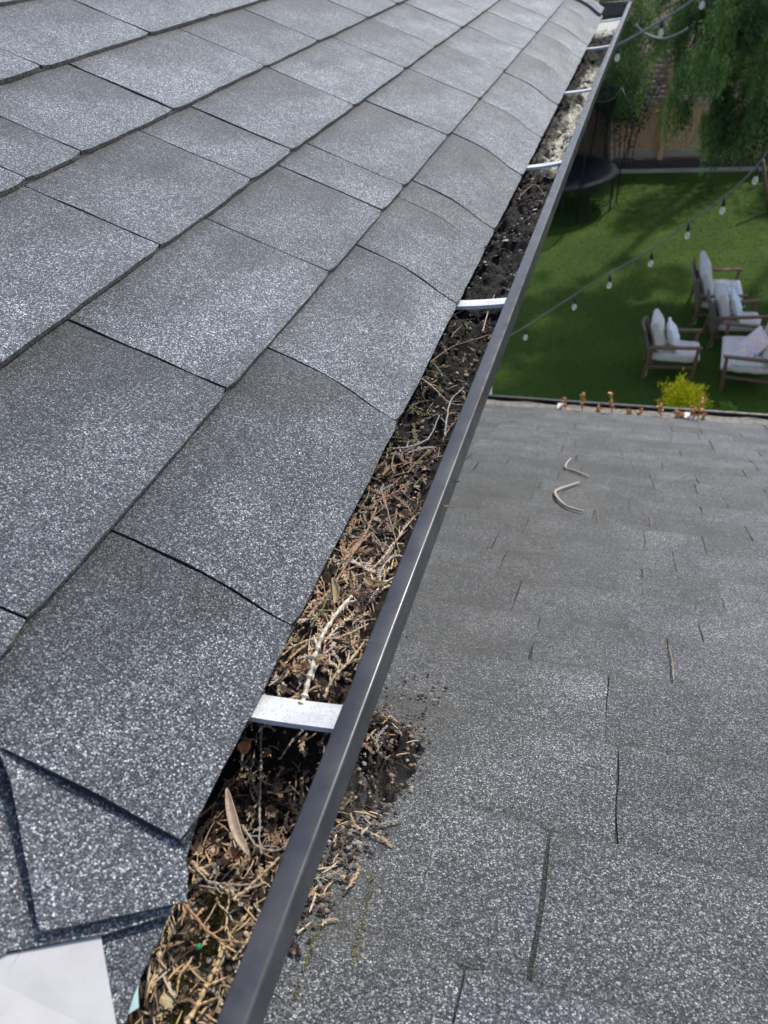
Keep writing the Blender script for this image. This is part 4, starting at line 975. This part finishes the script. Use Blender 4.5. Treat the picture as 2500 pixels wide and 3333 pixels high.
# bark chips and crumbs
mb = MB()
def crumbs(n_, y0, y1, cols, sz, zf=bz, x0=-.62, x1=None, hgt=.003):
    for _ in range(n_):
        p = spot(y0, y1, x0, x1); p.z = zf(p)+rs.random()*hgt; s_ = rs.uniform(*sz)
        bm = bmesh.new(); bmesh.ops.create_icosphere(bm, subdivisions=1, radius=1)
        sx, sy, sz_ = s_*rs.uniform(.6, 1.5), s_*rs.uniform(.6, 1.5), s_*rs.uniform(.3, .7)
        for v in bm.verts: v.co = Vector((v.co.x*sx, v.co.y*sy, v.co.z*sz_))*rs.uniform(.7, 1.2)
        bm.transform(Matrix.Translation(p) @ Matrix.Rotation(rs.uniform(0, 6), 4, 'Z') @ Matrix.Rotation(rs.uniform(-.6, .6), 4, 'X'))
        f = rs.uniform(.6, 1.3); mb.bm(bm, tuple(c*f for c in PAL[rs.choice(cols)]))
crumbs(500, .02, .6, ['brown', 'dark', 'grey', 'tan', 'black'], (.0008, .003))
crumbs(700, .6, 2.0, ['brown', 'dark', 'black', 'brown'], (.001, .004))
crumbs(600, 2.0, 5, ['black', 'dark', 'grey'], (.0015, .005))
tag(mb.build('bark_crumbs', M_COL, col=True), 'dark crumbs of bark and soil between the twigs in the gutter', 'debris', kind='stuff')
# individual long twigs: image points (px,py) along each twig at bed height
TW = [([(985, 2290), (1010, 2190), (1040, 2090), (1085, 2010), (1145, 1940)], .0030, 'pale', 'thick pale bare twig running up the gutter from the nearest strap'),
      ([(940, 2110), (1020, 2080), (1100, 2075), (1200, 2030)], .0015, 'tan', 'tan twig lying across the thick pale twig'),
      ([(1055, 2270), (1090, 2200), (1140, 2150), (1185, 2090)], .0018, 'tan', 'tan scaly twig right of the thick pale one, rising toward the lip'),
      ([(1000, 2010), (1050, 1950), (1100, 1880), (1150, 1800), (1190, 1740), (1225, 1650)], .0017, 'rust', 'long rust brown scaly twig along the middle of the gutter'),
      ([(1010, 2040), (1060, 1960), (1085, 1890), (1130, 1790)], .0012, 'olive', 'yellowish green slender twig beside the shingle edge'),
      ([(1205, 1860), (1260, 1800), (1310, 1730), (1350, 1680)], .0015, 'tan', 'tan broken twig pointing at the gutter lip'),
      ([(1240, 1600), (1265, 1680), (1290, 1760), (1300, 1800)], .0013, 'brown', 'brown scaly twig hanging down the middle of the dark section'),
      ([(1325, 1540), (1370, 1490), (1420, 1455)], .0014, 'olive', 'greenish twig crossing the black muck toward the lip'),
      ([(1280, 1460), (1350, 1450), (1400, 1420), (1430, 1350)], .0015, 'grey', 'curved grey twig arching below the shingle corner'),
      ([(1370, 1230), (1420, 1270), (1460, 1310), (1530, 1320)], .0013, 'tan', 'tan scaly twig angled across the muck below the second strap'),
      ([(1450, 1420), (1455, 1350), (1470, 1300), (1510, 1260)], .0016, 'grey', 'dark grey forked twig near the lip in the black muck'),
      ([(1400, 1180), (1470, 1130), (1545, 1105), (1590, 1090)], .0013, 'brown', 'thin brown twig just below the second strap'),
      ([(1570, 1080), (1590, 1010), (1610, 960)], .0014, 'tan', 'short tan twig passing under the second strap'),
      ([(1690, 640), (1740, 600), (1775, 640)], .0016, 'rust', 'curled rust coloured twig below the third strap'),
      ([(850, 2370), (852, 2450), (848, 2560), (845, 2680), (850, 2780)], .0017, 'grey', 'long straight grey twig hanging down from under the nearest strap'),
      ([(800, 2560), (820, 2500), (830, 2440)], .0012, 'grey', 'short grey scaly twig left of the long straight one'),
      ([(590, 2810), (680, 2870), (760, 2880), (850, 2880)], .0017, 'grey', 'grey braided twig curving across below the long dead leaf'),
      ([(790, 2690), (830, 2750), (900, 2770), (950, 2730)], .0015, 'grey', 'grey scaly twig bending toward the lip beside the long leaf'),
      ([(600, 2790), (640, 2820), (680, 2850)], .0024, 'tan', 'short thick tan scaly twig by the shingle corner'),
      ([(760, 2930), (840, 2860), (910, 2790)], .0017, 'tan', 'straight tan twig ending at the gutter lip'),
      ([(560, 2900), (640, 2990), (700, 3050), (800, 3070)], .0018, 'rust', 'reddish bent twig at the near end of the gutter'),
      ([(610, 3333), (660, 3230), (700, 3150), (735, 3070)], .0024, 'straw', 'straw coloured knobbly twig at the bottom of the gutter'),
      ([(560, 2960), (540, 3010), (500, 3060)], .0016, 'grey', 'small grey scaly twig by the moss')]
for pts, r, cn, lab in TW:
    mbt = MB(); P = []
    for (a, b_) in pts:
        y_guess = 0; z = -1.12
        for _ in range(4):
            p = at_z(a, b_, CAMZ+z*K); z = bed(p.x/K, p.y/K)+(.034 if r < .0028 else .040)
        P.append(p)
    # smooth
    Q = []
    for i in range(len(P)-1):
        p0 = P[max(i-1, 0)]; p1 = P[i]; p2 = P[i+1]; p3 = P[min(i+2, len(P)-1)]
        for k in range(5):
            u = k/5; Q.append(.5*((2*p1)+(p2-p0)*u+(2*p0-5*p1+4*p2-p3)*u*u+(3*p1-p0-3*p2+p3)*u**3)+Vector((rs.gauss(0, .0004), rs.gauss(0, .0004), 0)))
    Q.append(P[-1]); scaly(mbt, Q, r*.85, r*.5, PAL[cn], rs, 7, .0018 if r < .0025 else .003)
    for i in range(3, len(Q)-2, 3):
        if rs.random() < .75:
            dd = (Q[i+1]-Q[i]).normalized(); dd = Matrix.Rotation(rs.choice((-1, 1))*rs.uniform(.5, .9), 3, 'Z') @ dd
            e = Q[i]+dd*.02
            if e.x > (lipx(e.y/K)-.03)*K: continue
            P2 = curve(Q[i], dd, rs.uniform(.006, .022), 3, .2, rs, .2); scaly(mbt, P2, r*.5, r*.3, PAL[cn], rs, 5)
    o = mbt.build('cedar_twig', M_COL, col=True); c0 = Q[0].copy(); o.data.transform(Matrix.Translation(-c0)); o.location = c0
    tag(o, lab, 'twig', 'larger dead twigs lying in the gutter')
# little opened cones
CN = [(985, 2180, 'rust', 'rust brown open cone left of the thick pale twig above the nearest strap'), (1180, 1995, 'brown', 'dark brown four petalled open cone near the lip above the nearest strap'), (1135, 2035, 'dark', 'dark open cone between the thick pale twig and the lip'),
      (1320, 1680, 'rust', 'reddish open cone beside the lip in the middle of the gutter'), (920, 2250, 'brown', 'open cone at the shingle edge just above the nearest strap'), (1165, 2245, 'grey', 'greyish open cone against the lip just above the nearest strap'),
      (875, 2450, 'rust', 'coppery open cone just below the nearest strap'), (790, 2555, 'brown', 'open cone at left between the orange leaf and the long leaf'), (905, 2560, 'rust', 'open cone at the centre of the shaded pit'),
      (880, 2640, 'brown', 'open cone low in the shaded pit right of the long leaf'), (760, 2790, 'rust', 'red brown open cone below left of the long dead leaf'), (880, 2710, 'brown', 'pinkish brown open cone beside the lip near the long leaf'),
      (640, 2770, 'tan', 'tan closed cone just under the shingle corner'), (820, 2640, 'brown', 'open cone directly behind the long leaf tip'), (700, 2780, 'tan', 'tan open cone between shingle corner and long leaf'),
      (1050, 2230, 'brown', 'brown open cone between two tan twigs above the nearest strap'), (1095, 2260, 'dark', 'dark open cone hugging the far edge of the nearest strap'), (930, 2180, 'brown', 'brown curled cone at the shingle edge beside the tan twig'),
      (1010, 1820, 'brown', 'brown open cone high by the shingle edge in the long brown section'), (640, 3010, 'brown', 'brown open cone at the near end amid straw needles')]
for (a, b_, cn, lab) in CN:
    z = -1.12
    for _ in range(4): p = at_z(a, b_, CAMZ+z*K); z = bed(p.x/K, p.y/K)+.032
    nrm = Vector((rs.gauss(0, .35), rs.gauss(-.15, .35), 1)).normalized(); mbc = rosette(rs, Vector((0, 0, 0)), nrm, rs.uniform(.0058, .0085), PAL[cn])
    o = mbc.build('open_cone', M_COL, col=True, smooth=False); o.location = p; tag(o, lab, 'cone', 'small woody cones in the gutter')
# leaves
def leaf(name, P, wmax, col, label, curl=.3, mat=None):
    P = [Vector(p) for p in P]; n_ = 16; V = []; C = []
    for i in range(n_+1):
        t = i/n_; f = t*(len(P)-1); k = min(int(f), len(P)-2); u = f-k
        p0 = P[max(k-1, 0)]; p1 = P[k]; p2 = P[k+1]; p3 = P[min(k+2, len(P)-1)]
        q = .5*((2*p1)+(p2-p0)*u+(2*p0-5*p1+4*p2-p3)*u*u+(3*p1-p0-3*p2+p3)*u**3)
        d = (p2-p1).normalized(); s_ = d.cross(Vector((0, 0, 1))).normalized(); w_ = wmax*(math.sin(math.pi*min(1, t*.97+.02))**.75)
        for j in range(7):
            v = j/3-1; V.append(q+s_*w_*v+Vector((0, 0, 1))*(curl*w_*v*v+.0006*nz(t*9, v*3))); f2 = 1-.25*(j == 3)+.15*nz(t*12, v*5); C.append(tuple(c*f2 for c in col))
    Fc = [(i*7+j, i*7+j+1, (i+1)*7+j+1, (i+1)*7+j) for i in range(n_) for j in range(6)]
    o = mesh(name, V, Fc, mat or M_COL, col=C, smooth=True); c0 = P[0].copy(); o.data.transform(Matrix.Translation(-c0)); o.location = c0
    md = o.modifiers.new('thickness', 'SOLIDIFY'); md.thickness = .0004
    return tag(o, label, 'leaf')
def onbed(a, b_, dz): 
    z = -1.12
    for _ in range(4): p = at_z(a, b_, CAMZ+z*K); z = bed(p.x/K, p.y/K)+dz
    return p
leaf('long_leaf', [onbed(738, 2565, .07), onbed(752, 2640, .06), onbed(775, 2720, .05), onbed(812, 2785, .04)], .0042, (.42, .33, .25), 'long narrow pale brown dead leaf in the shaded pit below the nearest strap', .5)
leaf('round_leaf', [onbed(797, 2412, .10), onbed(795, 2432, .10), onbed(796, 2456, .095)], .0062, (.50, .22, .08), 'small round orange brown leaf at the shingle edge below the nearest strap', .3)
leaf('curled_leaf', [onbed(1185, 1880, .04), onbed(1215, 1905, .045), onbed(1250, 1898, .04)], .0045, (.24, .17, .09), 'curled speckled brown leaf near the lip in the middle section', .8)
leaf('curled_leaf', [onbed(1083, 1880, .045), onbed(1095, 1930, .045), onbed(1090, 1965, .04)], .0032, (.30, .24, .13), 'curled olive brown leaf standing beside the shingle edge', .9)
leaf('curled_leaf', [onbed(1030, 2165, .04), onbed(1040, 2145, .045), onbed(1065, 2140, .04)], .003, (.30, .22, .12), 'small curled leaf right beside the thick pale twig', .9)
mb = MB()
bm = bmesh.new(); bmesh.ops.create_icosphere(bm, subdivisions=2, radius=1)
for v in bm.verts: v.co = Vector((v.co.x*.0075, v.co.y*.0065, v.co.z*.0028))*(1+.35*nz(v.co.x*1.7, v.co.y*1.7, v.co.z))
mb.bm(bm, (.60, .50, .33)); o = mb.build('bark_chip', M_COL, col=True); o.location = onbed(552, 3255, .008); tag(o, 'pale tan bark chip at the very bottom of the gutter', 'bark chip')
mb = MB(); bm = bmesh.new(); bmesh.ops.create_icosphere(bm, subdivisions=2, radius=.0022)
for v in bm.verts: v.co *= 1+.2*nz(v.co.x*900, v.co.y*900)
mb.bm(bm, (.05, .42, .2)); o = mb.build('green_bead', simple('green_glass', (.02, .35, .16), None, 5, .15)); o.location = onbed(648, 3082, .02); tag(o, 'tiny bright green bead among straw needles at the near end of the gutter', 'bead')
# moss along the broken edge
mb = MB()
for _ in range(4200):
    y = rs.uniform(.05, .36); x = -.530+rs.gauss(.016, .016)+.015*nz(y*20); 
    if nz(y*22, 3) < -.1 and rs.random() < .8: continue
    p = Vector((x*K, y*K, 0)); p.z = bz(p)+rs.random()*.003; L = rs.uniform(.0016, .0042); a_ = rs.uniform(0, 6.28)
    d_ = Vector((math.cos(a_)*.5, math.sin(a_)*.5, 1)).normalized(); s_ = d_.orthogonal().normalized()*.0008
    mb.add([p-s_, p+s_, p+d_*L], [(0, 1, 2)])
tag(mb.build('moss', M_MOSS), 'olive green moss along the torn roof edge at the near end', 'moss', kind='stuff')

# ------------------------------------------------------------------ pile of wet debris on the lower roof beside the gutter
def pile_h(x, t):
    dx = (x+lerp([.5, .62, .7], [.275, .25, .245], t))/.072; n0 = nz(t*9, 2)*.22
    n1 = .35*nz(x*28, t*28, 7)+.2*nz(x*70, t*70, 3)
    w_ = lerp([.40, .5, .6, .64, .70, .76, .82], [.2, .35, .5, .85, 1.05, .9, .4], t)
    e = sstep(w_+.12+n0+n1, w_-.4+n0+n1, abs(dx)*.9)*sstep(-.158, -.200, x+.012*nz(x*60, t*60, 2))*sstep(.50, .60, t+n1*.06)*sstep(.80, .73, t+n1*.05)
    return e
V = []; C = []; na, nb_ = 170, 100
for i in range(na+1):
    for j in range(nb_+1):
        t = .36+.50*i/na; x = -.36+.22*j/nb_; e = pile_h(x, t)
        hh = -.014+min(1, e*2.2)*.014+e*(.028+.030*nz(x*42, t*42, 1)+.018*nz(x*100, t*100, 4)+.012*nz(x*210, t*210, 6))*lerp([.36, .55, .7, .86], [.35, .6, 1.0, .7], t)
        V.append(low(t, x, hh)); n1 = nz(x*60, t*60, 2); fd = sstep(.62, .70, t); C.append(tuple(np.clip((np.array([.022, .02, .017])*fd+np.array([.10, .09, .075])*(1-fd))*(1+1.1*n1), .008, 1)))
Fc = [(i*(nb_+1)+j, (i+1)*(nb_+1)+j, (i+1)*(nb_+1)+j+1, i*(nb_+1)+j+1) for i in range(na) for j in range(nb_)]
tag(mesh('spilled_muck', V, Fc, M_MUCK, col=C, smooth=True), 'dark clump of wet debris spilled onto the lower roof beside the gutter', 'debris', kind='stuff')
mb = MB()
for _ in range(250):
    t = rs.uniform(.42, .79); x = -.185-.14*rs.random(); e = pile_h(x, t); p = low(t, x, .003+e*.045); a_ = rs.uniform(0, 6.28)
    if x > -.185 and rs.random() < .6: continue
    if rs.random() < .55: needle(mb, p, (math.cos(a_), math.sin(a_), -.3*math.sin(a_)), rs.uniform(.008, .022), PAL[rs.choice(['straw', 'tan', 'pale', 'rust', 'brown'])], rs, rs.uniform(.0006, .0011))
    else: frond(mb, p, (math.cos(a_), math.sin(a_), -.3*math.sin(a_)), rs.uniform(.01, .035), PAL[rs.choice(['grey', 'brown', 'dark', 'tan'])], rs, .001)
for _ in range(1300):
    t = rs.gauss(.66, .10) if rs.random() < .6 else rs.uniform(.42, .8); x = -.30+.13*rs.random()**.8*lerp([.4, .6, .7, .8], [.75, .9, 1.0, .9], t)+rs.gauss(0, .008); e = pile_h(x, t); p = low(t, x, .0015+e*.04); s_ = rs.uniform(.0006, .0028)
    bm = bmesh.new(); bmesh.ops.create_icosphere(bm, subdivisions=1, radius=s_)
    for v in bm.verts: v.co = Vector((v.co.x*rs.uniform(.7, 1.6), v.co.y, v.co.z*.6))
    bm.transform(Matrix.Translation(p)); f = rs.uniform(.5, 1.2); mb.bm(bm, tuple(c*f for c in PAL[rs.choice(['black', 'dark', 'grey', 'brown', 'dark'])]))
tag(mb.build('spilled_litter', M_COL, col=True), 'needles and twig scraps spilled on the lower roof below the gutter lip', 'debris', kind='stuff')
# twigs on the lower roof
def roof_twig(pts, r, lab):
    P = [at_low(a, b_, r*1.4) for a, b_ in pts]; Q = []
    for i in range(len(P)-1):
        p0 = P[max(i-1, 0)]; p1 = P[i]; p2 = P[i+1]; p3 = P[min(i+2, len(P)-1)]
        for k in range(6):
            u = k/6; Q.append(.5*((2*p1)+(p2-p0)*u+(2*p0-5*p1+4*p2-p3)*u*u+(3*p1-p0-3*p2+p3)*u**3))
    Q.append(P[-1]); mbt = MB(); mbt.tube(Q, [r*(.75+.35*math.sin(3.1*i/len(Q))+.12*nz(i*.8, r)) for i in range(len(Q))], 8, (.50, .42, .36))
    o = mbt.build('bare_twig', M_COL, col=True, smooth=True); c0 = Q[0].copy(); o.data.transform(Matrix.Translation(-c0)); o.location = c0
    tag(o, lab, 'twig', 'bare bent twigs on the lower roof')
roof_twig([(1857, 1492), (1843, 1510), (1843, 1524), (1870, 1532), (1895, 1542), (1918, 1552)], .0034, 'smaller bent bare twig lying farther down the lower roof')
roof_twig([(1885, 1570), (1860, 1578), (1820, 1592), (1806, 1604), (1822, 1630), (1850, 1650), (1898, 1664)], .0039, 'larger V shaped bare twig on the lower roof nearer the camera')
mb = MB()
for (a, b_, c_, d_) in ((2065, 1870, 2095, 1873), (2112, 1675, 2120, 1712), (1940, 1650, 1946, 1690), (2178, 2100, 2193, 2215)):
    p = at_low(a, b_, .002); q = at_low(c_, d_, .002); mb.tube([p, p.lerp(q, .5)+Vector((.002, 0, .001)), q], .0009, 5, (.30, .24, .18))
tag(mb.build('stray_needles', M_COL, col=True), 'few stray dry needles on the lower roof', 'debris', kind='stuff')

p = at_z(2505, 690, 0); st_ = MB(); tp_ = at_y(2478, 545, p.y)
st_.tube([Vector((p.x, p.y, 0)), Vector((p.x, p.y, 0)).lerp(tp_, .5)+Vector((.01, 0, 0)), tp_+Vector((0, 0, .15))], [.05, .045, .035], 8)
o = st_.build('garden_stake', M_TEAK, smooth=True); o.data.transform(Matrix.Translation(-p)); o.location = p
tag(o, 'slanting brown wooden stake in the lawn at the right edge under the weeping foliage', 'stake')

mb = MB()
for a, b_ in (((1062, 2940), (955, 3270)), ((1218, 2840), (1150, 3140))):
    pa, pb = at_low(*a), at_low(*b_)
    for _ in range(520):
        u = rs.random(); 
        if nz(u*9, a[0]) < -.12: continue
        p = pa.lerp(pb, u)+Vector((rs.gauss(0, .0014), 0, 0)); L = rs.uniform(.0006, .0018); s_ = Vector((rs.gauss(0, 1), rs.gauss(0, 1), 0)).normalized()*.0005
        mb.add([p-s_, p+s_, p+Vector((rs.gauss(0, .0008), rs.gauss(0, .0008), L))], [(0, 1, 2)])
tag(mb.build('moss_streak', simple('pale_lichen', (.16, .16, .05), (.34, .33, .10), 200, .95)), 'thin yellow green moss streaks running down the lower roof at the bottom of the picture', 'moss', kind='stuff')
